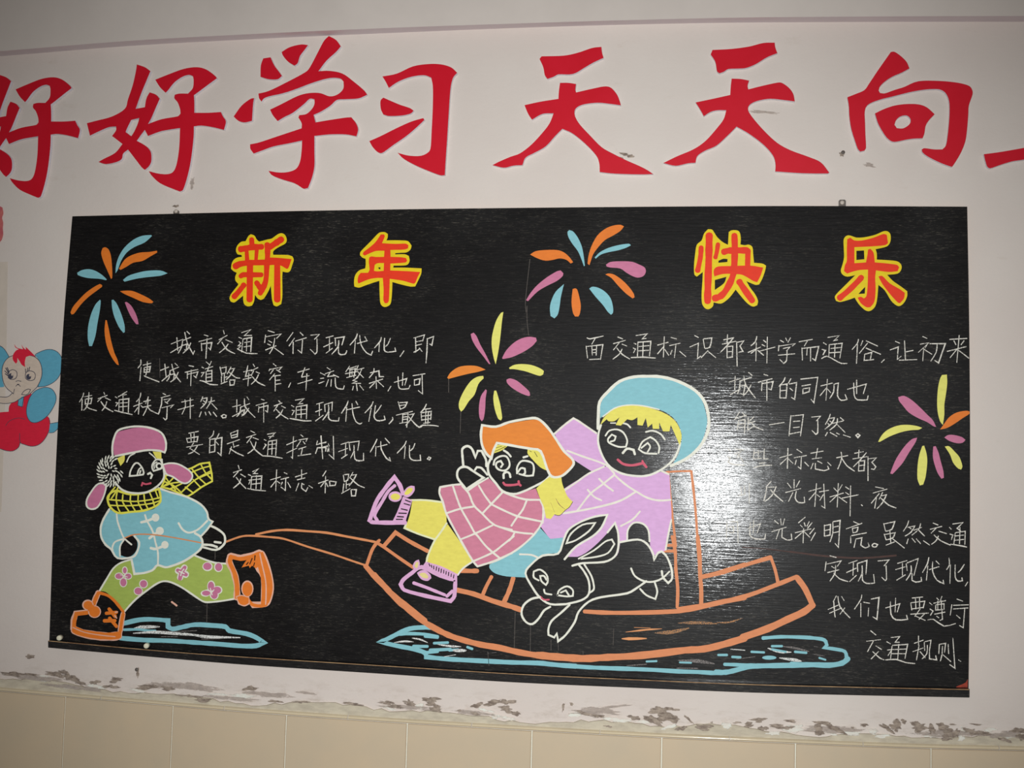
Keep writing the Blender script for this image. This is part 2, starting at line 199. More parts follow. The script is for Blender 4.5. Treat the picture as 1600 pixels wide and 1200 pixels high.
PAINT3 = """
#painted_sled | orange outlined painted sled with a tow rope and two upright back posts
@340 780 5
L rope 3 60,335 170,295 250,285 400,295 520,310 700,370 900,430 1060,485 1150,515
L rope 3.6 300,275 420,250 540,240 700,250 850,262 1000,290 1150,318 1235,335
L sled 5 1265,320 1240,345 1205,400 1165,515
L sled 5 1245,340 1300,375 1420,460 1530,535
L sled 6 1300,365 1390,260 1500,330 1640,405
L sled 8 1155,520 1250,630 1380,755 1500,850 1620,950
@580 900 5
L sled 9 20,-10 100,75 200,185 300,270 400,350 500,410 600,460 700,495 850,535 1000,560 1150,595 1300,620 1450,640 1600,645
L sled 8 670,110 800,140 950,195 1100,240 1170,265
L sled 7 450,-75 600,-50 760,-40 830,-40
L sled 5.5 940,5 900,80 870,150
L sled 7 1110,15 1080,110 1035,210
@840 840 5
L sled 11 -10,918 150,930 350,945 550,935 750,925 950,905 1150,880 1300,870 1450,835 1620,785
L sled 6.5 365,577 500,585 650,588 850,585 1000,580 1150,570 1250,550 1400,515 1620,470
L sled 5 1050,-10 1075,110 1080,250 1095,400 1090,545
L sled 6.5 1250,-10 1265,150 1270,300 1278,400 1278,530
L sled 4.5 1005,60 1080,60 ; 990,105 1080,105
L sled 7 1285,305 1400,280 1620,210
L ochre 2.5 755,702 880,706 ; 690,738 850,720 970,712
L ochre 4.5 660,790 740,790 850,788
L ochredim 5.5 920,745 1050,738 1180,708
L ochredim 4.5 1100,668 1250,665 1400,672
L ochredim 2.5 1400,665 1500,660 1600,630
@1030 730 5
L sled 3 55,38 150,32 250,30
L sled 3.6 70,35 85,200 105,400 120,530 130,620
L sled 4 250,30 265,150 285,350 295,500 310,700
L sled 6.5 320,860 500,820 700,755 870,705
L sled 5 870,700 905,800 930,910
L sled 7 150,1110 320,1085 500,1050 700,1000 900,925 1075,855
L sled 9 1075,860 1140,950 1195,1070
L sled 11 1200,1075 1130,1130 1000,1190 850,1260 650,1330
#painted_child | painted child in a blue bobble hat and lilac coat riding behind on the sled
##coat | lilac coat with cross-stitched collar
@0 0 1
F lilac 867,678 896,654 932,677 935,694 948,726 930,738 922,735 886,711 876,700
F lilac 946,729 956,730 972,740 996,744 1016,742 1036,737 1046,742 1048,782 1049,812 1042,840 1040,860 1022,868 1000,870 880,870 878,840 860,843 844,822 850,800 880,768 881,764 910,746
@860 570 5
L cream 3 30,540 110,470 180,418 220,440 360,535
L cream 3 130,670 250,715 430,780 500,850
L cream 3 110,980 200,920 300,850 420,795
L cream 3 500,860 580,930 670,990 760,1040 850,1060 940,1055
L cream 3 500,860 400,940 310,1010 210,1140
L cream 2.8 380,890 430,940 490,985 ; 290,975 340,1030 400,1060
L cream 3.2 670,990 550,1060 400,1105 200,1145 100,1160
@780 780 5
L cream 2.8 1100,95 1040,160 950,210
L cream 2.8 1345,160 1320,280 1300,395
@860 570 5
L cream 3 870,830 925,855
##face | black face with white almond eyes and a red smile
F black 395,470 375,540 375,620 410,720 470,800 560,850 680,870 780,860 880,810 960,740 1000,660 1015,560 940,440 800,380 600,380 450,420
L white 3.2 395,470 375,540 375,620 410,720 470,800 560,850 680,870 780,860 880,810 960,740 1000,660 1015,610
L white 2.6 430,555 460,515 520,505 570,530 600,590 590,640 530,640 460,610 450,580 480,545 510,560 500,590 470,600
L white 2.6 845,690 850,640 820,590 780,565 720,600 690,660 740,690 830,695
L white 2.6 710,650 760,610 780,640 760,680
L white 2.6 745,525 800,515 860,540 895,585 ; 560,455 600,465 625,490
L white 1.8 470,455 510,455
L white 3.6 565,690 600,655 650,665 660,700
L lip 3.8 525,740 570,775 640,785 725,768 750,800
L lip 3 718,750 735,785
##hair | yellow fringe under the hat
F hair 390,470 420,410 500,345 600,318 720,325 850,360 930,400 990,460 1025,550 1010,630 985,570 940,470 930,520 880,520 850,450 850,500 800,500 795,460 760,490 745,415 720,475 680,470 680,410 640,432 600,425 550,475 510,470 540,410 500,440 455,440 440,425
##hat | large round blue hat edged in white
F cyan 390,420 390,320 430,240 520,150 640,105 800,100 950,120 1100,190 1180,270 1220,400 1220,480 1180,600 1100,690 1000,760 950,785 1000,700 1020,620 1025,540 990,450 930,390 850,350 720,320 600,315 500,340 420,390
L white 4.6 372,500 375,400 385,290 450,210 540,130 650,95 760,90 870,95 1000,130 1130,200 1205,290 1235,400 1235,500 1200,590 1140,670 1050,740 940,790
L white 2 410,405 500,340 600,315 720,320 850,350
#painted_child | painted child in an orange beret and pink checked cape waving from the sled
@780 780 5
##trousers | yellow trousers over blue seat cloth
F cyan 320,225 400,310 500,300 470,420 330,440 215,560 215,612 60,603 -30,580 -75,540 -75,510 0,470 130,400 240,310
L cream 2.8 160,430 250,435 310,460
@560 720 6.6667
F yel 560,420 800,415 870,430 920,640 800,820 700,790 480,710 510,640 540,540
F yel 930,660 1050,830 1185,1040 1090,1130 1030,1190 860,1120 715,1050 760,900 800,820
L pale 3 540,410 700,410 865,430 ; 500,650 480,700 620,760 800,820 760,900 720,1000 710,1050
L pale 3 920,650 860,740 800,820
L white 2.6 1190,1050 1090,1120 1035,1190
##cape | pink cape checked with cream lines
@0 0 1
F rose 689,761 719,757 729.5,766.5 761,747 765.5,748.5 782,766.5 784,770.5 797.5,773 805,773 837,763 844,780 849,790 850,804 846,818 840,828 828,842 806,860 780,874 746,885 738.5,877 719,841 698,804 692,784.5 687.5,763.5
@560 720 6.6667
L cream 3.2 850,275 845,340 880,430 920,560 1060,820 1190,1040 1240,1100 1400,1050 1490,1010 1600,960
L cream 3.2 850,275 980,252 1070,245
L cream 3.2 1080,260 1150,340 1200,460 1290,550 1420,670 1600,720
L cream 3 985,265 1020,370 1070,500 1150,640 1210,750 ; 920,545 1060,500 1210,475 ; 1060,820 1210,760 1400,670
L cream 3 1210,755 1240,780 1320,880 1400,955 1475,1015
L cream 3 1620,785 1500,880 1400,955 1200,1045
@700 640 6.6667
L cream 3.2 450,985 560,1040 720,1110 850,1140 970,1165
L cream 3.2 560,850 650,890 800,935 960,940 990,1010 992,1100 985,1180
L cream 3.2 565,865 450,985 360,1080
L cream 3 320,790 380,890 450,985
L cream 3 820,945 780,1040 720,1120 660,1210
@780 780 5
L cream 3 0,215 100,250 190,265 260,270
L cream 3 122,255 105,290 75,325
L cream 3 349,30 350,120 330,190 300,240 240,310 130,400 0,470 -80,500
##hand | black outlined waving hand
@700 640 6.6667
L white 3.6 160,590 150,480 150,410 200,380 250,410 285,500 310,430 350,430 395,520 400,590
O white 3.6 140,600 100,640 100,710 150,780 190,830 280,770 370,710 260,640 200,600
L white 3.2 280,630 300,600 350,610 410,680
L white 2.6 200,850 300,780 420,710
##face | black face with curled white eyes and a red smile
L white 3.4 440,520 415,590 430,680 500,770 570,850 680,880 780,855 900,800 1010,740 1060,690
L white 2.9 475,575 490,520 550,485 610,490 640,550 635,600 590,635 530,625 500,590 510,550 550,535 572,570 550,600
L white 2.9 720,665 720,600 760,540 820,535 880,560 895,620 885,685 820,690 740,670
L white 2.9 730,650 760,610 800,615 803,660 785,675
L white 3.3 580,715 580,670 610,650 640,665 650,705
L lip 3.6 575,760 600,785 680,785 740,775 735,745 ; 735,772 758,792
L white 3.2 580,425 620,450 655,490 ; 785,498 830,485
##hair | yellow hair and ponytail
F hair 500,355 625,375 560,425 480,455
L black 0.8 500,400 560,380 ; 490,435 600,385 ; 510,365 560,365
##fringe
F hair 830,415 960,430 1000,540 1030,635 960,600 880,520 830,460
L black 0.8 900,440 930,490 ; 850,430 870,440
##ponytail
F hair 1060,700 1180,700 1190,770 1220,850 1250,910 1300,960 1270,1010 1220,1050 1160,1100 1110,1090 1070,1140 1020,1130 1000,1020 960,930 920,820
L ochredim 1 1070,970 1110,1070 ; 1120,920 1160,990 1220,1040
L black 0.8 1300,960 1265,1015 1220,1050 1165,1102 1110,1095
##beret | orange beret edged in white
F orange2 360,170 500,190 640,145 880,105 960,120 1050,210 1130,320 1210,440 1290,520 1300,570 1240,640 1170,690 1080,690 1030,600 960,440 860,410 740,390 620,365 515,350 475,420 450,495 400,450 360,370 350,260
O white 3.8 355,162 500,178 640,130 880,88 960,110 1050,200 1130,315 1210,435 1290,510 1308,570 1240,650 1170,697 1080,697 1030,610 965,435 860,408 740,388 620,365 510,348 475,420 452,505 400,460 355,370 343,260
##boot | lilac outlined boot with a ribbed cuff and yellow bow, kicked up to the left
@560 720 6.6667
L lilacp 6.5 490,645 350,645 150,640 118,620 150,520 200,400 300,260 375,170 430,250 465,345
L lilacp 5 380,258 310,320 250,420 170,560 200,625
F lilacp 465,370 560,410 540,480 500,600 490,655 350,640 400,540 440,440
L black 1.8 490,410 545,430 ; 475,445 535,462 ; 445,500 510,515 ; 420,545 500,548 ; 405,580 470,585 ; 395,610 460,610
E lilacp 383,373 70,55
E yel 385,375 50,34
F lilacp 470,330 500,285 545,260 585,265 585,310 550,360 510,380 475,370
F yel 480,335 520,285 565,285 560,315 520,350 485,355
##boot | lilac outlined boot with a ribbed cuff and yellow bow, resting on the sled rail
@560 820 6.6667
O lilacp 6 660,440 560,500 470,570 440,620 480,680 700,740 960,795 1000,740 1010,560 990,570 850,530
L lilacp 5 575,605 700,650 800,690 900,730 ; 980,690 920,745
F lilacp 700,385 860,430 1035,515 1010,580 850,530 660,445
L black 1.5 735,405 745,430 ; 760,420 765,445 ; 785,428 785,460 ; 815,438 810,475 ; 840,450 835,485 ; 865,460 860,500 ; 890,470 888,505 ; 915,485 912,515 ; 940,495 938,530 ; 968,510 965,540 ; 995,520 990,555
F lilacp 610,500 650,475 700,475 750,520 760,555 720,585 660,570 625,530
F yelp 630,515 660,500 700,505 730,540 720,560 670,550
F lilacp 565,430 590,380 630,362 640,410 620,470 580,465
F yelp 582,430 600,390 625,385 622,430 605,455
#painted_rabbit | white outlined painted black rabbit with long ears leaping at the sled side
@780 780 5
F black 465,430 500,330 545,230 650,165 840,122 800,215 740,290 600,370 510,470
F black 510,478 640,440 740,370 840,270 905,185 935,300 930,400 900,460 820,495 570,520
F black 620,510 820,495 920,440 945,340 1080,315 1150,345 1210,470 1270,410 1340,500 1350,620 1300,700 1230,770 1100,700 900,740 700,760
F black 1000,320 1005,230 1060,180 1120,190 1170,260 1180,400 1080,330
F black 215,580 330,440 465,430 520,470 570,520 690,620 690,760 540,820 400,820 300,740
##outline | white brushed outline
L white 3.2 520,820 400,820 320,770 260,690 205,580 250,510 340,440 460,425 500,330 540,240 640,175 750,135 845,122 800,220 730,290 600,370 510,470
O white 2.6 525,345 560,270 650,200 750,185 700,250 600,320
L white 3.2 570,520 650,500 820,490 900,450 930,380 930,270 905,185 845,260
L white 2.6 620,465 740,400 830,330 880,315 900,350 850,420 760,450 640,465
L white 3 520,820 640,790 700,740 700,640 660,560 620,510
L white 2.8 665,510 720,600 740,680 735,710 700,735
L white 2.7 310,635 270,610 270,565 320,550 370,590 380,640 365,670 330,640 320,600 350,600 370,630
L white 2.7 455,750 470,710 530,680 575,710 575,755 530,760 455,750 ; 480,730 520,712 545,752
L white 2.6 350,705 360,735 410,745
L lip 2.6 320,760 350,785 390,785
L white 3.2 320,765 250,780 190,830 175,900 210,960 260,975 310,930 350,870 400,840
L white 3.2 550,825 480,890 410,950 385,1010 385,1060 430,1080 450,1050 460,1110 520,1060 590,960 620,880 700,800 800,765 1000,735 1080,690 1150,640
L white 2.8 1030,540 1060,600 1130,640 1200,645 1270,620 1330,565 ; 1100,700 1150,750 1220,780 1235,720 1215,650
L white 3.2 945,335 1080,315 1150,345 1200,420 1210,475 1240,420 1270,408 1310,450 1345,540 1350,620 1320,655 1280,610 1270,560
L white 2.8 1000,320 1005,240 1050,185 1120,190 1165,240 1175,330
"""
PAINT4 = """
#painted_firework | orange and blue painted firework with one pink spark in the board's upper left corner
@100 350 5.7143
F cyan 460,440 465,370 490,290 540,210 620,140 700,105 780,98 785,108 720,165 630,205 560,255 510,330 480,410
F orange 490,400 540,320 600,280 680,255 760,250 830,238 832,255 770,290 700,330 620,345 560,380 505,410
F orange 420,490 380,400 350,330 332,260 345,215 370,208 400,230 420,290 430,400 430,480
F cyan 118,435 160,412 220,403 280,418 340,455 382,495 375,502 320,490 220,483 160,470 122,455
F cyan 527,500 570,465 640,440 740,418 860,415 925,440 860,462 740,475 640,490 540,515
F orange 340,545 320,535 280,555 200,610 130,680 80,740 58,790 68,808 90,800 150,720 220,650 300,590 340,560
F orange 500,600 550,595 610,598 680,625 760,665 798,695 780,708 700,695 620,660 540,625
F cyan 322,675 328,690 320,770 300,880 280,1000 250,1090 225,1090 212,1020 215,920 240,810 280,720
F cyan 425,680 440,675 470,710 510,800 540,900 543,965 530,972 490,920 450,830 430,750
F mauve 543,700 560,697 600,730 640,800 660,860 665,895 645,895 605,840 570,770
F orange 370,858 382,860 400,940 420,1040 450,1150 475,1205 490,1260 470,1252 420,1180 380,1080 362,960
#painted_firework | orange, blue and pink painted firework above the middle of the board
@810 340 6.6667
F orange 122,385 180,350 280,338 400,338 470,360 530,410 570,465 545,478 500,440 430,425 360,440 280,448 200,425
F cyan 512,150 530,130 570,145 620,210 660,300 680,400 692,500 682,507 655,430 620,350 560,270 520,200
F orange 720,480 730,400 760,300 820,190 900,120 980,85 1060,75 1100,92 1060,140 980,190 900,235 830,310 780,380 755,450 740,495
F cyan 795,415 850,360 940,315 1050,285 1150,272 1172,288 1120,315 1040,340 940,360 860,385 805,428
F mauve 912,490 960,462 1060,455 1180,460 1260,490 1315,520 1327,565 1300,610 1240,625 1180,605 1120,570 1060,530 960,520 920,510
F orange 905,592 940,582 1000,595 1080,650 1150,720 1200,790 1210,830 1190,842 1120,790 1040,710 970,630
F cyan 738,740 770,720 830,730 900,770 960,840 985,930 985,990 965,1012 930,980 880,910 800,820
F orange 565,745 590,737 612,750 635,830 650,920 640,1000 625,1030 590,1030 568,990 553,880
F cyan 475,692 460,750 440,840 430,920 410,1010 375,1050 335,1025 328,940 345,860 390,770
F mauve 80,860 130,780 200,700 300,620 400,560 440,550 468,580 460,610 400,660 300,710 200,770 100,870
#painted_firework | yellow and pink painted firework with one orange spark above the beret
@680 480 6.6667
F lemon 685,60 710,50 695,150 685,250 670,380 650,500 630,595 610,530 590,420 590,320 610,220 640,130
F mauve 370,280 400,265 430,300 470,390 520,480 575,592 560,590 500,510 430,420 385,340
F mauve 697,530 740,450 820,370 900,325 980,308 1050,318 1058,350 1010,405 920,465 800,520 705,540
F orange2 125,735 160,680 240,625 340,608 440,615 525,650 440,675 340,695 220,725 140,747
F lemon 770,630 820,602 900,592 1000,602 1090,635 1132,665 1125,700 1090,715 1020,695 930,665 820,645 775,645
F lemon 500,715 505,740 450,800 410,910 350,980 300,1060 270,1088 248,1050 250,980 300,870 370,770 440,725
F mauve 742,755 780,742 850,765 930,830 980,880 988,920 970,925 890,895 800,840 750,790
F mauve 525,855 537,870 525,950 520,1060 505,1160 485,1188 462,1150 455,1050 475,930
F lemon 615,870 635,868 655,930 680,1030 697,1150 685,1180 655,1160 620,1060 605,950
#painted_firework | yellow and pink painted firework with one orange spark touching the board's right edge
@1360 580 6.6667
F lemon 745,40 797,35 800,130 785,250 770,350 770,450 755,560 725,520 700,420 695,300 705,170 725,80
F mauve 290,270 350,257 430,300 520,380 600,460 650,510 685,580 660,575 590,530 500,490 400,430 340,360 300,310
F orange 725,608 760,560 820,480 900,430 1000,412 1033,420 1030,445 960,490 880,545 800,590
F lemon 80,735 120,665 180,610 280,568 380,558 480,570 540,590 500,610 420,615 320,635 200,680 100,735
F mauve 487,692 470,740 400,850 340,950 280,1020 230,1072 207,1065 230,1000 270,910 350,790 430,710
F lemon 540,780 560,775 585,860 592,950 575,1100 550,1180 515,1190 490,1120 492,980 510,870
F mauve 655,785 680,780 710,850 730,930 760,1040 765,1110 740,1120 700,1060 665,960 650,880
F mauve 770,690 810,665 870,665 950,685 990,715 960,745 900,750 820,725
F lemon 775,785 820,782 880,840 930,900 958,990 945,1025 910,1010 860,950 830,870
#painted_puddle | blue brushed puddle under the running child
@90 850 6.6667
L cyan 7 675,830 850,790 1000,785 1150,797 1150,862 1200,885 1300,865 1430,840 1607,848 1747,862 1790,903 1967,935 2070,975 2150,1028 2067,1060 1917,1062 1667,1042 1417,1025 1167,1008 900,1000 650,980
L streak 5.5 800,878 900,865 1060,862
L cyan 4 690,893 850,890 950,905 1020,905
L streak 4.5 790,930 1000,918 1200,930 1500,958 ; 1317,928 1500,960 1600,968 1900,975
L grey 3.5 1080,965 1250,965 ; 1200,915 1450,902 ; 1500,990 1700,985
L pink 3 1188,603 1215,622 1240,642
#painted_puddle | long blue brushed puddle under the sled
@580 900 5
L cyan 7 485,405 400,402 300,412 210,450 130,490 70,515 200,545 330,570 420,600 430,632 550,645 700,655 900,665 1100,675 1300,680 1450,695 1600,705
L cyan 5 210,455 300,450 420,455 520,475 ; 420,470 520,480
L cyan 5 330,550 440,550 ; 460,580 620,572 ; 420,600 520,588
L streak 2.6 180,520 260,510 330,515 ; 320,485 380,495 440,520
L cyan 4 490,525 600,520 ; 610,580 680,575 ; 750,555 790,570
L streak 3 520,535 620,548 700,552 ; 570,630 660,615
E streak 690,582 55,13
L grey 1.5 910,603 980,597
@840 840 5
L cyan 6.5 -10,975 150,993 350,1010 500,1018 700,1025 900,1033 1100,1045 1250,1050 1400,1058 1500,1050 1600,1020
@1080 880 5
L cyan 8 190,850 270,852 350,835 440,810 520,803 650,800 800,797 950,793 1080,797 1180,780 1225,745
L cyan 5.5 260,790 400,795 500,797
L cyan 5.5 560,585 700,575 850,578 960,585 1040,600 1060,640 1040,660 1130,672 1200,690 1215,740 1225,760
L cyan 6 780,785 900,790 1000,795
L streak 4.5 310,672 420,680 ; 600,665 690,690 780,695 ; 690,740 800,755 860,765
L cyan 3.6 470,692 570,697 ; 630,648 710,648 ; 810,692 900,700 ; 210,717 280,717 ; 320,732 385,735
E cyan 610,738 56,16
L grey 3 720,650 820,665 920,690 ; 950,710 1040,725 ; 350,750 500,730 ; 0,770 150,780 ; 960,650 990,655
L cyan 3 1000,740 1050,755 ; 630,672 740,693
@840 840 5
L grey 5 700,1000 850,990 ; 1100,960 1250,965 1380,985 ; 1090,1020 1250,1022
L cyan 3 850,968 930,965 ; 1110,975 1200,978

#paint_drip
@0 0 1
L drip 0.9 336.2,862 336,874
#paint_drip
@0 0 1
L drip 0.9 323.5,944 323,973
#paint_drip
@0 0 1
L drip 0.9 805,956 803.5,1012
#paint_drip
@0 0 1
L drip 0.9 829,978 828.5,1020
#paint_drip
@0 0 1
L drip 0.9 861,1000 861,1016
#paint_drip
@0 0 1
L drip 0.9 872,1002 872.5,1016
#paint_drip
@0 0 1
L drip 0.9 959,982 958,1008
#paint_drip
@0 0 1
L drip 0.9 823.5,478 823.5,500 826,524
#paint_drip
@0 0 1
L drip 0.9 822,488 821,470 828,405
#paint_drip
@0 0 1
L drip 0.9 720,643 719,677
#paint_drip
@0 0 1
L drip 0.9 701,592 701,613
#paint_drip
@0 0 1
L drip 0.9 250,590 249.5,560
#paint_drip
@0 0 1
L drip 0.9 762,1018 764,1040
#paint_drip
@0 0 1
L drip 0.9 911,1018 911,1026
#paint_smear | long rust-brown smear crossing under the chalk writing
@0 0 1
L rust 1.6 1160,855 1200,858 1240,863
L rust 2.8 1235,862 1290,869 1345,872 1400,868
"""
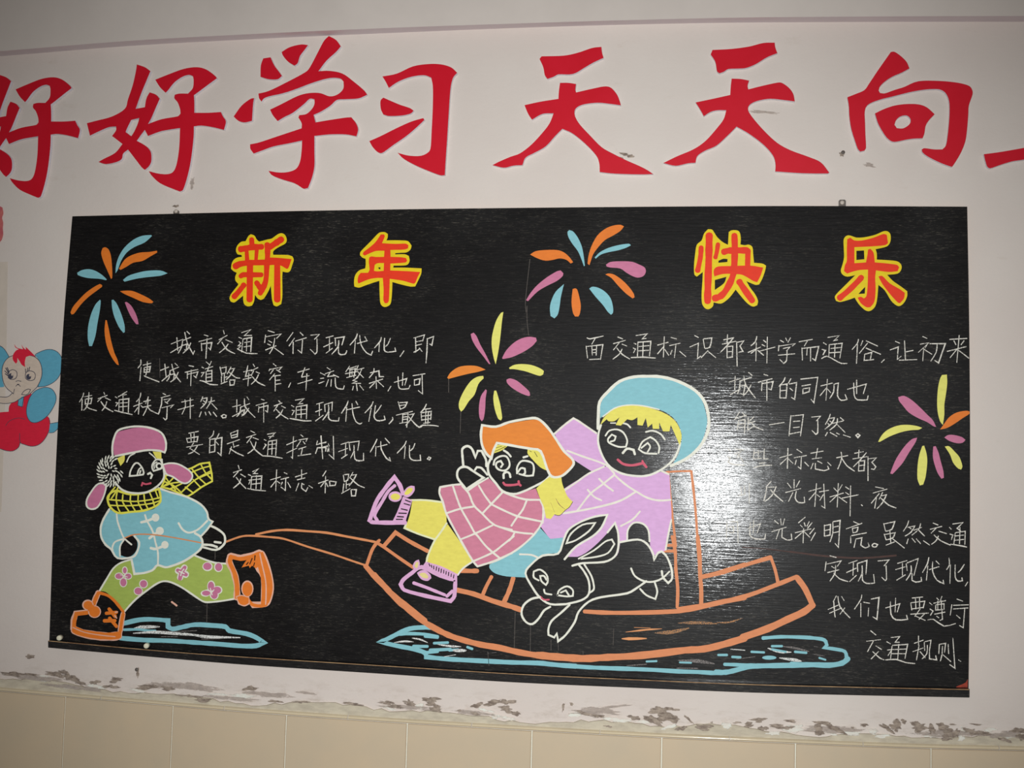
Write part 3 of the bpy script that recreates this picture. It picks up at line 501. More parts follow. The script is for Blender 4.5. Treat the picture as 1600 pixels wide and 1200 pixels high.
TEXT = """
#chalk_text_line
@250 500 6.6667
T 115,250 240,200 ; 175,185 185,320 ; 110,340 220,275 ; 235,215 320,180 ; 235,220 225,280 190,345 ; 235,265 280,250 275,315 255,310 ; 258,130 285,240 345,355 360,320 ; 320,240 290,300 240,345 ; 280,118 308,145
T 460,155 500,168 ; 405,225 540,190 ; 430,240 435,320 ; 435,250 540,235 525,310 505,290 ; 490,190 485,290 478,400
T 660,108 670,145 ; 615,205 700,160 ; 660,180 600,250 ; 685,205 755,235 ; 645,232 700,310 780,350 ; 710,250 680,290 620,340
T 850,132 945,100 880,162 955,160 ; 865,200 850,335 ; 870,197 955,182 945,330 ; 880,235 940,225 ; 875,280 940,270 ; 905,190 900,325 ; 820,180 850,192 ; 822,225 842,240 815,270 845,270 810,300 ; 805,300 900,345 1015,350
T 1125,110 1190,130 ; 1100,155 1090,235 ; 1100,175 1262,145 1215,190 ; 1130,215 1165,235 ; 1120,250 1150,262 ; 1100,312 1210,268 ; 1195,190 1180,280 1140,350 ; 1190,290 1285,360
T 1385,130 1320,220 ; 1400,190 1345,270 ; 1388,230 1385,350 ; 1460,130 1490,160 ; 1410,220 1525,185 ; 1485,210 1475,345 1435,312
@460 500 6.6667
T 170,158 260,150 210,200 ; 235,195 235,330 215,355 165,305
T 330,185 405,165 ; 305,280 400,235 ; 365,185 365,320 ; 330,345 395,295 ; 418,190 520,175 495,260 ; 425,190 430,268 ; 462,215 455,280 390,355 ; 460,280 460,340 480,360 530,355 545,320
T 655,145 640,190 580,260 ; 635,215 625,345 ; 655,245 760,215 ; 680,160 695,260 750,340 800,365 815,325 ; 735,175 750,205
T 905,180 895,220 835,290 ; 885,240 880,330 ; 1000,190 975,250 950,275 ; 940,190 935,310 970,335 1055,325 1048,290
T 1142,320 1100,382
T 1242,188 1355,155 1335,220 ; 1262,190 1265,330 1310,295 ; 1262,228 1330,215 ; 1265,265 1325,252 ; 1245,335 1265,325 ; 1300,290 1330,328 ; 1385,190 1380,330 1370,450 ; 1380,198 1450,172 1432,262 1410,250
#chalk_text_line
@100 560 6.6667
T 800,15 800,60 770,100 ; 803,90 790,232 ; 825,70 905,50 ; 835,95 900,85 890,140 835,145 835,95 ; 868,35 865,120 850,180 ; 835,120 895,110 ; 835,180 850,190 990,245
@250 500 6.6667
T 5,525 90,490 ; 50,460 65,600 ; 20,635 110,560 ; 100,530 195,490 ; 105,530 95,600 70,635 ; 110,570 150,560 140,620 ; 122,460 150,560 215,645 ; 190,545 155,610 110,645 ; 155,450 182,475
T 300,475 350,485 ; 262,545 395,515 ; 285,550 285,610 ; 290,565 395,540 375,600 350,580 ; 325,520 320,685
T 480,435 520,470 ; 535,430 515,475 ; 470,510 550,485 ; 510,485 495,530 ; 480,535 540,525 540,635 480,640 480,535 ; 480,565 540,558 ; 480,600 540,592 ; 435,490 455,500 ; 430,550 460,545 430,590 ; 415,630 460,640 520,670 600,675
T 625,490 645,580 ; 640,500 690,490 685,550 645,560 ; 670,560 670,645 ; 640,590 640,650 ; 670,600 700,590 ; 635,665 700,640 ; 740,490 700,560 ; 725,510 775,505 730,580 690,620 ; 715,540 790,600 830,605 ; 725,625 730,680 770,675 780,625 725,625
T 870,540 960,520 ; 915,475 900,550 890,590 950,570 ; 925,550 915,685 ; 865,620 950,600 ; 970,460 985,485 ; 950,530 1020,495 ; 975,530 950,580 ; 1000,540 1035,555 ; 960,590 1020,650 1095,685 ; 1025,570 1000,620 950,670
T 1180,455 1210,480 ; 1135,530 1145,510 ; 1145,515 1270,490 1240,520 ; 1180,520 1150,560 ; 1215,520 1255,545 ; 1195,560 1140,625 ; 1180,585 1255,575 ; 1200,590 1200,740 ; 1200,630 1250,625 ; 1200,670 1260,662
T 1360,655 1340,700
@460 500 6.6667
T 35,545 155,510 ; 110,495 75,590 ; 75,595 155,580 ; 130,560 120,735 ; 35,665 185,620
T 270,550 320,575 ; 270,610 305,605 ; 255,660 310,640 ; 340,495 375,520 ; 320,560 410,530 ; 375,540 345,590 ; 345,590 420,580 ; 405,570 460,595 ; 355,620 330,690 ; 385,620 380,690 ; 425,600 430,690 460,715 510,720 520,685
T 575,480 535,540 ; 560,510 650,480 ; 580,515 575,590 620,580 ; 575,520 635,505 620,600 ; 530,560 660,535 ; 545,600 640,575 ; 600,530 600,570 ; 665,475 645,520 ; 650,520 725,500 ; 700,515 670,580 640,610 ; 660,540 720,600 ; 660,600 610,630 650,640 600,660 690,660 ; 645,660 655,735 ; 615,690 605,730 ; 680,680 720,730
T 830,505 825,545 780,600 ; 790,550 880,530 885,590 930,590 ; 780,660 920,615 ; 850,590 855,715 ; 840,650 785,705 ; 870,640 930,695
T 1005,690 975,740
T 1040,650 1170,610 1150,680 ; 1080,590 1085,690 1110,720 1190,715 1205,680 ; 1130,550 1125,680
T 1235,580 1360,560 ; 1330,575 1335,770 1290,735 ; 1250,620 1250,680 ; 1250,625 1310,610 1300,670 1255,680
#chalk_text_line
@100 560 6.6667
T 205,360 195,400 160,455 ; 190,430 185,540 ; 215,400 290,385 ; 220,425 290,415 280,470 222,475 222,425 ; 260,355 255,430 240,500 205,540 ; 230,490 260,520 340,545
T 415,355 425,375 ; 355,420 450,385 ; 400,400 350,450 ; 430,410 485,435 ; 385,450 430,510 510,555 ; 445,450 430,500 395,545
T 565,400 655,345 ; 600,385 650,375 ; 575,430 570,550 ; 580,430 675,420 670,565 ; 585,465 660,460 ; 580,505 660,498 ; 615,385 615,550 ; 535,400 555,412 ; 540,460 560,465 540,500 ; 525,540 600,560 710,585
T 800,360 790,410 755,450 ; 725,500 815,465 ; 785,430 775,580 ; 770,510 735,560 ; 800,490 820,510 ; 880,400 850,470 ; 830,450 900,435 ; 820,510 905,490 ; 875,400 870,500 825,595 ; 870,500 900,540 985,580 1000,545
T 1030,365 1060,378 ; 1010,410 1105,385 ; 1020,410 1015,480 985,570 ; 1040,430 1110,420 1075,455 ; 1050,450 1080,470 ; 1020,515 1140,485 1110,515 ; 1075,500 1070,625 1055,640 1035,620
T 1225,455 1345,430 ; 1185,535 1350,490 ; 1260,430 1265,500 1230,580 ; 1315,415 1315,625
T 1445,400 1425,450 ; 1440,420 1490,410 1480,460 1425,520 ; 1450,440 1470,455 ; 1445,470 1460,480 ; 1505,455 1570,440 ; 1535,405 1530,450 1485,520 ; 1530,460 1595,530 ; 1430,555 1410,610 ; 1470,560 1480,590 ; 1510,555 1530,590 ; 1555,560 1590,605
@250 500 6.6667
O chalk 1.7 640,1000 665,985 690,995 685,1015 655,1020
T 755,905 840,885 ; 800,830 800,960 ; 755,1005 860,950 ; 835,910 935,870 ; 840,910 830,970 800,1005 ; 845,945 880,935 870,990 850,980 ; 880,820 890,910 990,1015 ; 925,920 885,975 850,1000 ; 905,800 925,830
T 1055,825 1085,835 ; 1000,890 1115,860 ; 1030,900 1025,960 ; 1030,915 1125,890 1120,960 1100,945 ; 1080,865 1080,1065
T 1235,840 1255,860 ; 1190,895 1270,865 ; 1225,890 1185,950 ; 1265,895 1305,915 ; 1210,930 1270,990 1335,1030 ; 1280,930 1255,980 1210,1020
T 1410,835 1500,820 1440,875 1490,870 ; 1420,905 1415,1020 ; 1420,905 1530,885 1525,1030 ; 1430,940 1520,930 ; 1425,985 1515,975 ; 1470,900 1470,1020 ; 1370,890 1395,905 ; 1375,940 1400,945 1375,990 ; 1350,1025 1410,1035 1500,1050 1575,1050
@490 600 6.6667
T 30,210 100,190 ; 20,290 85,265 ; 60,210 60,330 ; 20,385 100,325 ; 115,215 120,290 ; 115,215 195,190 190,280 ; 155,220 155,290 95,375 ; 160,290 155,350 185,380 260,385 265,350
T 360,175 345,220 290,305 ; 345,245 335,390 ; 340,270 480,240 ; 400,205 410,310 440,390 480,415 505,405 ; 440,180 460,215
T 620,185 600,230 535,300 ; 600,250 575,390 ; 705,220 680,260 640,310 ; 645,225 630,340 660,380 710,380 745,370 735,330
T 820,345 825,370 785,415
T 880,185 905,265 ; 895,195 975,190 950,240 910,260 ; 900,225 960,215 ; 860,325 1030,285 ; 930,310 925,400 ; 935,320 985,310 970,450 ; 930,345 975,340 ; 930,370 975,365 ; 895,410 990,395 ; 1000,320 1045,310 1010,370 960,430 ; 990,340 1050,410 1100,450 1130,440
T 1175,210 1150,260 1115,295 ; 1140,265 1220,255 ; 1120,300 1125,380 ; 1120,300 1225,285 1220,370 ; 1125,335 1220,325 ; 1125,375 1220,362 ; 1170,260 1165,410 ; 1195,290 1190,410 ; 1145,410 1210,400 ; 1100,450 1130,430 1250,432 1300,440
#chalk_text_line
@280 650 6.6667
T 100,180 200,160 ; 75,230 90,280 ; 80,235 195,215 185,270 ; 120,175 125,270 ; 155,170 155,270 ; 90,275 185,265 ; 75,325 245,295 ; 150,280 110,340 ; 115,340 210,400 ; 190,310 150,370 95,395
T 360,155 350,200 310,235 ; 320,240 315,385 ; 320,245 375,235 370,370 320,380 ; 320,310 370,300 ; 415,185 385,245 ; 395,235 445,225 435,410 400,380 ; 385,270 410,300
T 535,180 545,230 ; 535,180 610,150 605,215 545,230 ; 540,205 605,190 ; 500,290 630,245 ; 560,270 570,330 ; 570,320 620,305 ; 545,320 520,395 ; 530,340 600,385 670,415
T 745,155 785,175 ; 700,225 800,190 ; 755,215 705,280 ; 770,225 825,245 ; 740,260 790,350 870,415 ; 800,270 780,340 715,390
T 920,190 1000,175 940,235 ; 930,215 985,210 ; 930,265 920,405 ; 930,265 1015,250 1005,410 ; 935,300 1005,290 ; 930,345 1005,335 ; 970,260 965,400 ; 885,245 905,255 ; 890,290 905,300 875,345 ; 870,415 960,420 1075,440
T 1120,300 1225,255 ; 1190,215 1180,440 1165,425 ; 1120,385 1225,335 ; 1265,195 1290,215 ; 1245,250 1335,235 1320,265 ; 1265,260 1225,320 ; 1290,265 1310,290 ; 1245,345 1320,320 ; 1285,330 1270,400 ; 1235,415 1370,395
T 1440,260 1430,300 ; 1430,300 1530,270 ; 1420,390 1440,335 ; 1440,335 1560,310 1545,370 ; 1480,205 1495,440
@490 600 6.6667
T 60,620 130,610 ; 30,700 40,665 130,660 125,700 ; 75,540 95,780 ; 155,620 160,700 ; 205,545 210,780 160,735
T 285,630 365,605 ; 260,705 355,670 ; 335,620 330,745 ; 290,775 350,735 ; 370,615 380,690 ; 370,610 475,595 460,690 ; 420,640 420,700 385,770 ; 425,700 430,780 470,800 520,795 520,720
T 660,575 640,620 590,710 ; 650,650 645,750 ; 665,655 765,630 ; 700,600 705,680 760,775 800,800 790,765 ; 745,565 790,615
T 965,595 945,640 870,720 ; 955,650 945,775 ; 1055,620 1035,670 1000,700 ; 1000,640 1000,760 1040,795 1115,795 1110,740
O chalk 1.7 1185,780 1200,760 1220,770 1205,792
#chalk_text_line
@280 650 6.6667
T 615,515 625,550 ; 565,590 650,560 ; 615,580 565,635 ; 640,605 690,635 ; 595,640 640,700 695,755 ; 640,655 625,700 565,750
T 765,580 825,550 775,600 820,600 ; 755,630 745,760 ; 760,630 860,625 850,775 ; 765,665 850,655 ; 760,710 845,700 ; 805,620 800,760 ; 720,610 745,620 ; 725,670 745,665 725,710 ; 710,755 790,770 900,780
T 950,665 1055,635 ; 1015,560 1005,780 ; 1010,670 955,740 ; 1020,680 1050,700 ; 1095,590 1125,605 ; 1060,660 1140,640 ; 1110,650 1105,775 1060,740 ; 1075,690 1060,720 ; 1130,690 1160,745
T 1210,635 1330,595 ; 1275,560 1275,650 ; 1230,665 1310,645 ; 1245,700 1215,780 ; 1275,700 1300,715 ; 1280,700 1275,750 1320,785 1340,745 ; 1350,725 1390,750
@490 600 6.6667
T 130,905 95,960 ; 50,1035 150,1000 ; 125,960 120,1135 ; 120,1010 75,1070 ; 130,1030 150,1070 ; 165,1010 170,1060 225,1055 235,1020 165,1010
T 310,950 320,1020 ; 320,945 365,940 355,1000 320,1015 ; 340,1015 340,1090 ; 315,1040 305,1120 ; 340,1050 375,1040 ; 290,1140 380,1090 ; 410,920 375,980 ; 390,950 445,945 410,1010 370,1060 ; 385,980 460,1050 530,1080 ; 390,1100 395,1165 435,1165 445,1100 390,1100
#chalk_text_line
@900 510 6.6667
T 115,120 145,130 285,100 ; 200,125 165,185 ; 105,205 120,330 ; 110,210 280,190 255,345 ; 165,210 170,300 ; 215,205 210,300 ; 170,245 210,240 ; 165,275 210,270 ; 140,345 245,340
T 435,110 485,130 ; 390,180 515,145 ; 450,170 390,245 ; 480,185 530,205 ; 425,225 480,290 560,340 ; 480,235 450,290 385,340
T 625,95 740,78 690,130 730,125 ; 645,160 640,310 ; 650,165 780,155 765,310 ; 655,210 760,200 ; 650,255 755,248 ; 700,165 695,310 ; 605,175 625,185 ; 595,225 620,235 600,275 ; 575,325 700,320 760,325 830,330
T 850,195 960,165 ; 920,105 910,320 ; 915,210 850,285 ; 925,240 965,300 ; 990,115 1045,130 ; 975,200 1085,175 ; 1040,195 1025,325 ; 1000,250 985,290 ; 1080,260 1145,315
T 1235,95 1275,115 ; 1185,215 1275,175 1265,335 1300,310 ; 1325,135 1340,225 ; 1330,130 1415,120 1395,215 1345,230 ; 1375,250 1305,325 ; 1375,260 1455,325
@1100 510 6.6667
T 205,140 300,120 ; 245,85 240,180 ; 190,185 330,155 ; 310,115 240,200 170,270 ; 240,215 240,330 ; 245,210 300,205 295,320 245,325 ; 245,265 295,260 ; 340,160 345,415 ; 350,165 415,150 375,205 405,260 360,270
T 550,105 535,160 490,200 ; 460,270 590,215 ; 545,170 540,360 ; 545,240 490,280 ; 560,250 620,300 ; 620,145 645,165 ; 605,190 635,205 ; 570,260 740,215 ; 660,110 655,385
T 795,145 830,165 ; 850,120 865,150 ; 900,120 875,165 ; 780,200 775,255 ; 785,205 950,180 920,205 ; 825,230 895,215 860,255 ; 775,300 945,285 ; 865,250 860,355 830,385 790,345
T 990,160 1130,135 ; 1075,155 1045,205 ; 1020,225 1025,350 ; 1020,230 1195,210 1160,355 1130,335 ; 1075,225 1070,300 ; 1110,220 1110,360
T 1290,115 1410,95 1350,150 1390,140 ; 1305,190 1300,320 ; 1310,190 1440,175 1415,330 ; 1320,230 1420,220 ; 1310,275 1415,268 ; 1365,185 1360,320 ; 1245,170 1275,190 ; 1230,240 1265,250 1240,295 ; 1225,335 1280,310 1360,350 1430,385 1490,385
@1300 510 6.6667
T 275,135 265,175 210,240 ; 265,190 255,385 ; 320,150 300,200 ; 355,150 475,205 ; 370,175 285,280 ; 355,225 410,250 505,290 ; 340,290 335,355 435,345 ; 340,290 415,270 400,340
T 545,345 515,375
T 660,155 705,175 ; 605,245 690,215 680,345 720,310 ; 755,150 765,345 ; 770,265 845,250 ; 700,352 885,345
T 945,105 990,125 ; 920,185 1010,170 900,270 ; 955,230 945,360 ; 960,240 1040,290 ; 990,190 970,225 ; 1020,180 1180,180 1110,380 1070,355 ; 1095,190 1085,270 1030,360
T 1225,135 1405,125 ; 1325,95 1300,375 ; 1270,150 1290,190 ; 1375,150 1345,190 ; 1200,260 1400,210 ; 1300,240 1230,325 ; 1320,250 1425,330
#chalk_text_line
@1100 510 6.6667
T 260,580 375,545 ; 325,515 320,660 ; 275,710 380,650 ; 370,570 495,530 ; 375,580 370,640 350,700 ; 385,620 430,610 410,710 380,700 ; 415,515 435,610 535,745 ; 490,610 450,680 410,720 ; 465,480 500,510
T 625,500 665,512 ; 565,580 710,545 ; 605,585 600,670 ; 610,595 720,575 700,660 670,650 ; 655,560 655,770
T 845,530 830,570 780,625 ; 795,605 790,745 ; 800,610 865,600 855,745 790,745 ; 800,670 860,665 ; 905,545 880,590 ; 890,600 965,585 945,760 910,740 ; 895,645 925,670
T 1005,550 1185,530 1145,795 1115,760 ; 1020,620 1110,605 ; 1030,650 1030,700 1095,680 1100,640 1030,650
T 1215,620 1340,590 ; 1285,550 1270,770 ; 1275,640 1210,720 ; 1285,650 1320,690 ; 1355,600 1350,680 1310,750 ; 1360,600 1400,590 1390,720 1430,770 1490,760 1470,710
T 1495,655 1690,600 1660,700 ; 1560,590 1565,720 1600,765 1700,765 1710,720 ; 1590,560 1590,700
#chalk_text_line
@1100 510 6.6667
T 370,890 320,970 ; 330,960 440,925 ; 400,900 440,940 ; 360,980 345,1080 ; 360,980 430,970 420,1115 ; 360,1020 430,1010 ; 360,1055 425,1045 ; 460,950 455,1080 520,1040 ; 520,940 470,990 ; 455,1010 530,990 ; 490,1000 540,1050 615,1078
T 680,1025 835,1000
T 905,930 885,1140 ; 905,935 1035,920 1005,1140 ; 930,990 1000,985 ; 930,1055 995,1048 ; 895,1120 1000,1100
T 1120,945 1215,935 1170,985 ; 1185,975 1185,1105 1165,1125 1125,1085
T 1315,915 1300,960 1265,1020 ; 1300,960 1360,950 1330,1010 1260,1070 ; 1310,985 1330,1000 ; 1290,1010 1310,1030 ; 1420,950 1455,980 ; 1340,1010 1450,985 ; 1390,960 1380,1020 1310,1080 ; 1385,1020 1470,1105 ; 1285,1105 1265,1140 ; 1315,1105 1385,1145 ; 1380,1110 1410,1125 ; 1450,1130 1525,1155
@1300 510 6.6667
O chalk 2 250,1135 270,1120 290,1135 270,1158
#chalk_text_line
@1120 640 5.7143
T 100,350 125,370 ; 160,350 240,360 ; 160,400 215,370 180,430 ; 190,400 240,470 ; 95,420 120,430 100,470 150,490 250,495
T 335,350 325,440 ; 330,390 360,380 ; 370,360 370,430 ; 425,350 420,440 460,440 ; 380,380 410,375 ; 330,440 400,435 ; 380,480 430,475 ; 330,520 400,500 490,497
T 560,430 670,400 ; 635,345 630,525 ; 630,430 565,490 ; 640,440 680,480 ; 715,355 760,385 ; 690,430 800,410 ; 755,420 750,530 725,510 ; 710,450 700,490 ; 785,470 820,505
T 840,390 950,370 ; 900,345 885,430 ; 850,440 935,430 ; 860,480 840,530 ; 900,460 940,480 ; 880,480 880,530 960,545 1000,530 990,505 ; 990,470 1020,500
T 1070,430 1170,410 ; 1110,380 1115,440 1080,530 ; 1120,440 1160,500 1230,550
T 1230,390 1310,375 ; 1270,360 1265,430 ; 1215,440 1340,420 ; 1335,385 1280,450 1220,510 ; 1270,460 1265,550 ; 1275,460 1320,455 1315,545 1270,548 ; 1275,500 1315,495 ; 1350,420 1350,635 ; 1350,440 1425,430 1385,470 1420,510 1405,535 1380,530
#chalk_text_line
@1120 640 5.7143
T 190,770 250,755 ; 215,690 220,770 ; 245,680 250,760 ; 290,660 290,835
T 485,640 440,690 ; 440,695 530,690 490,770 430,820 ; 445,700 435,760 420,815 ; 480,715 520,760 590,820
T 630,655 665,700 ; 690,625 690,700 ; 740,635 710,690 ; 615,740 750,705 ; 680,740 640,820 ; 710,730 700,790 730,830 785,830 780,780
T 820,730 930,700 ; 890,660 875,865 ; 880,740 825,805 ; 895,760 920,780 ; 915,735 1000,720 ; 955,665 965,880 935,860 ; 950,760 920,810
T 1045,700 1075,730 ; 1120,670 1090,720 ; 1010,780 1130,745 ; 1085,660 1075,870 ; 1080,760 1010,825 ; 1090,780 1160,830 ; 1150,690 1180,710 ; 1150,740 1180,760 ; 1120,790 1265,760 ; 1195,680 1190,950
T 1290,850 1300,858
T 1415,690 1490,705 ; 1395,745 1520,710 ; 1450,750 1380,835 ; 1425,790 1410,880 ; 1480,740 1450,800 ; 1470,770 1515,760 1480,830 1430,885 ; 1465,790 1530,850 1600,878
#chalk_text_line
@1120 640 5.7143
T 90,1010 85,1150 ; 120,1000 185,1000 190,1190 ; 110,1050 150,1045 150,1100 110,1100
T 280,1060 390,1020 360,1100 ; 300,1010 295,1120 350,1155 430,1155 435,1110 ; 330,990 325,1100
T 515,990 550,1020 ; 570,975 575,1030 ; 605,975 590,1030 ; 490,1090 620,1050 ; 560,1070 530,1155 ; 585,1060 580,1140 630,1165 670,1160 665,1110
T 790,960 730,1010 ; 745,1030 765,1050 ; 780,1010 790,1040 ; 825,1000 805,1040 ; 700,1100 840,1065 ; 775,1060 770,1190 ; 770,1090 700,1150 ; 780,1090 830,1140 ; 850,1010 810,1060 ; 870,1060 830,1110 ; 880,1100 840,1170
@1100 780 5.7143
T 1075,230 1075,330 ; 1080,235 1130,225 1125,320 1080,330 ; 1080,280 1125,270 ; 1150,200 1150,300 1125,380 ; 1155,200 1215,190 1200,430 1170,395 ; 1155,250 1200,240 ; 1155,300 1200,290
T 1335,200 1380,220 ; 1270,265 1410,215 ; 1325,260 1330,300 ; 1330,260 1375,250 1365,290 1330,300 ; 1310,330 1310,390 ; 1320,325 1450,300 ; 1355,360 1340,430 ; 1355,355 1410,345 1400,410 1440,435 1475,420 1465,390
O chalk 1.7 1500,410 1520,395 1550,405 1535,425 1510,425
@1320 740 6.6667
T 405,520 425,600 ; 405,525 520,500 490,580 430,600 ; 410,630 430,690 ; 415,635 525,615 500,670 430,690 ; 470,600 480,730 ; 430,745 520,710 ; 500,680 620,775
T 665,490 650,540 610,600 ; 655,560 730,545 690,610 630,650 ; 670,560 690,575 ; 720,590 800,560 ; 790,520 770,580 700,640 ; 770,590 830,650 ; 660,680 645,730 ; 700,675 735,715 ; 745,680 790,730 ; 820,700 885,745
T 920,515 970,535 ; 890,580 1010,550 ; 950,570 900,620 ; 980,600 1060,625 ; 930,640 1000,700 1100,745 ; 975,650 950,700 905,735
T 1125,525 1230,510 1170,570 1210,600 ; 1150,620 1135,740 ; 1155,615 1255,600 1250,740 ; 1150,650 1240,640 ; 1145,695 1240,685 ; 1200,560 1195,730 ; 1090,560 1110,580 ; 1095,630 1125,640 1110,690 ; 1100,735 1200,750 1270,765
#chalk_text_line
@1100 780 5.7143
T 1125,505 1180,520 ; 1090,560 1080,640 ; 1095,580 1225,550 1190,600 ; 1140,600 1165,615 ; 1105,655 1205,630 ; 1175,590 1170,660 1125,730 ; 1160,660 1210,710 1285,735
@1320 740 6.6667
T 40,935 130,905 ; 20,1030 120,985 ; 90,930 85,1060 ; 50,1125 120,1060 ; 130,940 135,1020 ; 135,935 230,905 220,1050 ; 180,960 180,1040 140,1120 ; 185,1040 185,1110 230,1145 310,1140 300,1050
T 345,910 460,900 410,960 ; 430,960 435,1100 420,1115 385,1080
T 550,935 650,905 ; 530,1000 630,970 ; 600,935 600,1060 ; 540,1110 630,1055 ; 640,940 650,1010 ; 650,930 765,885 720,1060 ; 690,960 690,1030 640,1110 ; 700,1040 700,1110 740,1130 800,1120 795,1080
T 875,875 860,940 810,1030 ; 865,960 850,1110 ; 880,1000 980,970 ; 915,920 915,1020 960,1110 1030,1145 1025,1110 ; 950,910 985,945
T 1085,880 1090,950 1060,1000 ; 1100,950 1095,1145 ; 1245,945 1210,1000 1180,1030 ; 1150,950 1150,1080 1180,1120 1225,1115 1220,1085
T 1280,1130 1255,1170
#chalk_text_line
@1280 880 6.1538
T 165,315 135,370 ; 85,445 190,400 ; 140,370 150,500 155,520 ; 100,480 215,430 ; 180,320 200,420 295,525 ; 245,430 200,490 ; 215,320 240,360
T 410,305 400,350 340,440 ; 400,385 400,515 ; 425,375 485,385 ; 475,430 470,510 ; 500,345 575,330 555,540 515,515
T 640,430 775,390 750,470 ; 685,370 690,490 740,545 850,540 840,500 ; 735,335 730,470
T 895,335 995,325 ; 880,380 890,450 ; 885,380 1015,365 1000,430 ; 925,330 930,440 ; 965,330 965,435 ; 890,440 1000,425 ; 880,490 1050,480 ; 970,440 920,510 ; 930,510 1020,550 ; 1010,490 960,540
T 1130,335 1150,355 ; 1180,320 1165,360 ; 1100,385 1215,360 ; 1120,400 1120,450 1200,445 1200,390 1120,400 ; 1140,365 1140,440 ; 1175,360 1175,440 ; 1110,490 1210,470 ; 1180,450 1185,540 1160,550 ; 1130,510 1150,525 ; 1060,380 1085,400 ; 1065,440 1095,460 1070,500 ; 1045,545 1100,540 1200,605 1310,580
T 1325,345 1380,365 ; 1275,400 1260,500 ; 1290,405 1435,400 ; 1290,440 1430,430 ; 1400,430 1385,620 1350,600 ; 1320,500 1355,530
#chalk_text_line
@1280 880 6.1538
T 495,650 545,690 ; 455,750 590,735 ; 520,750 465,850 ; 545,795 600,830 ; 515,850 580,910 625,930 ; 570,850 530,890 500,920
T 690,715 775,705 730,760 770,760 ; 700,800 685,925 ; 705,790 850,780 825,915 ; 710,830 840,825 ; 700,870 830,870 ; 765,780 755,920 ; 650,755 685,775 ; 655,835 700,830 660,890 ; 640,930 740,925 830,955 920,965
T 915,770 1000,740 ; 955,700 955,790 ; 900,850 1000,815 ; 960,790 935,930 ; 970,850 1020,910 ; 1010,760 1015,840 ; 1015,755 1075,740 1060,840 ; 1040,790 1035,870 990,920 ; 1060,840 1060,920 1130,930 1120,890
T 1155,780 1150,870 ; 1155,780 1215,770 1205,860 ; 1185,800 1180,880 1165,940 ; 1190,880 1265,945 ; 1240,780 1245,870 ; 1285,720 1305,1010 1255,975
T 1340,930 1362,945
"""
ELEPH = """
@0 530 6.6667
##ear
F teal 365,170 400,140 470,112 540,108 600,135 640,190 645,260 635,340 600,410 540,460 470,490 400,498 385,500 430,400 430,280 400,210
O ink 0.9 365,170 400,140 470,112 540,108 600,135 640,190 645,260 635,340 600,410 540,460 470,490 400,498
##ear
F teal -150,200 -120,110 -60,75 0,70 50,110 95,185 40,250 22,320 25,420 45,495 0,500 -80,480 -130,400 -150,300
L ink 0.9 -150,200 -120,110 -60,75 0,70 50,110 95,185
##overalls
F crimson -60,770 20,760 90,755 95,700 130,655 200,620 260,590 320,560 400,700 510,820 522,900 500,980 450,1060 390,1105 320,1115 250,1095 210,1075 190,1130 130,1165 60,1160 0,1140 -80,1100 -110,950
L ink 0.9 510,820 522,900 500,980 450,1060 390,1105 320,1115 250,1095 210,1075 205,980
L ink 0.9 210,1075 190,1130 130,1165 60,1160 0,1140
L ink 0.8 60,900 100,850 190,820 260,835
F teal 195,605 250,595 240,690 230,705 185,690
L ink 0.9 195,605 185,690 230,705 250,595
F teal 520,880 605,865 605,930 560,970 510,975
L ink 0.9 520,880 605,865 ; 605,930 560,970 510,975
##arm
F teal 470,502 540,520 580,580 583,640 560,700 510,780 450,835 380,868 320,860 285,810 275,740 290,660 320,590 380,530
O ink 0.9 470,502 540,520 580,580 583,640 560,700 510,780 450,835 380,868 320,860 285,810 275,740 290,660 320,590 380,530
##head
F flesh 90,190 150,165 250,160 340,175 400,215 430,280 437,360 420,430 385,500 340,540 310,575 260,595 235,590 200,625 150,655 60,670 -40,660 -60,610 0,600 80,600 110,575 125,555 80,520 45,470 25,400 22,310 45,240
L ink 1 150,165 90,190 45,240 22,310 25,400 45,470 80,520 125,555 140,570 150,520
L ink 1 130,560 80,600 0,600 -60,590 ; 385,500 310,570 260,595 200,625 150,655 60,670 -40,660
L ink 1 250,165 340,175 400,215 430,280 437,360 420,430 385,500
L ink 1 225,575 250,540 290,520 318,525 300,560 270,580 225,575
L ink 1 165,440 190,432 220,440 ; 165,490 185,470 212,490 ; 180,470 200,470
O ink 1 85,380 90,340 130,318 170,335 178,375 160,410 120,420 90,405
E ink 112,385 26,30
E flesh 125,370 9,12
L ink 1.4 90,355 60,300 ; 85,365 50,330 ; 95,345 75,295 ; 80,378 55,360
O ink 1 265,400 270,350 310,330 355,345 368,380 355,420 310,432 280,420
E ink 298,392 26,30
E flesh 312,378 9,12
L ink 1.2 268,345 265,310 ; 285,335 290,300 ; 300,330 310,290
##hair
F crimson 165,255 135,215 135,165 165,120 195,105 160,85 148,50 175,88 240,105 222,55 245,90 270,110 268,80 310,120 350,160 367,182 320,170 270,185 258,240 262,290 225,265 205,230 180,195 180,235
"""
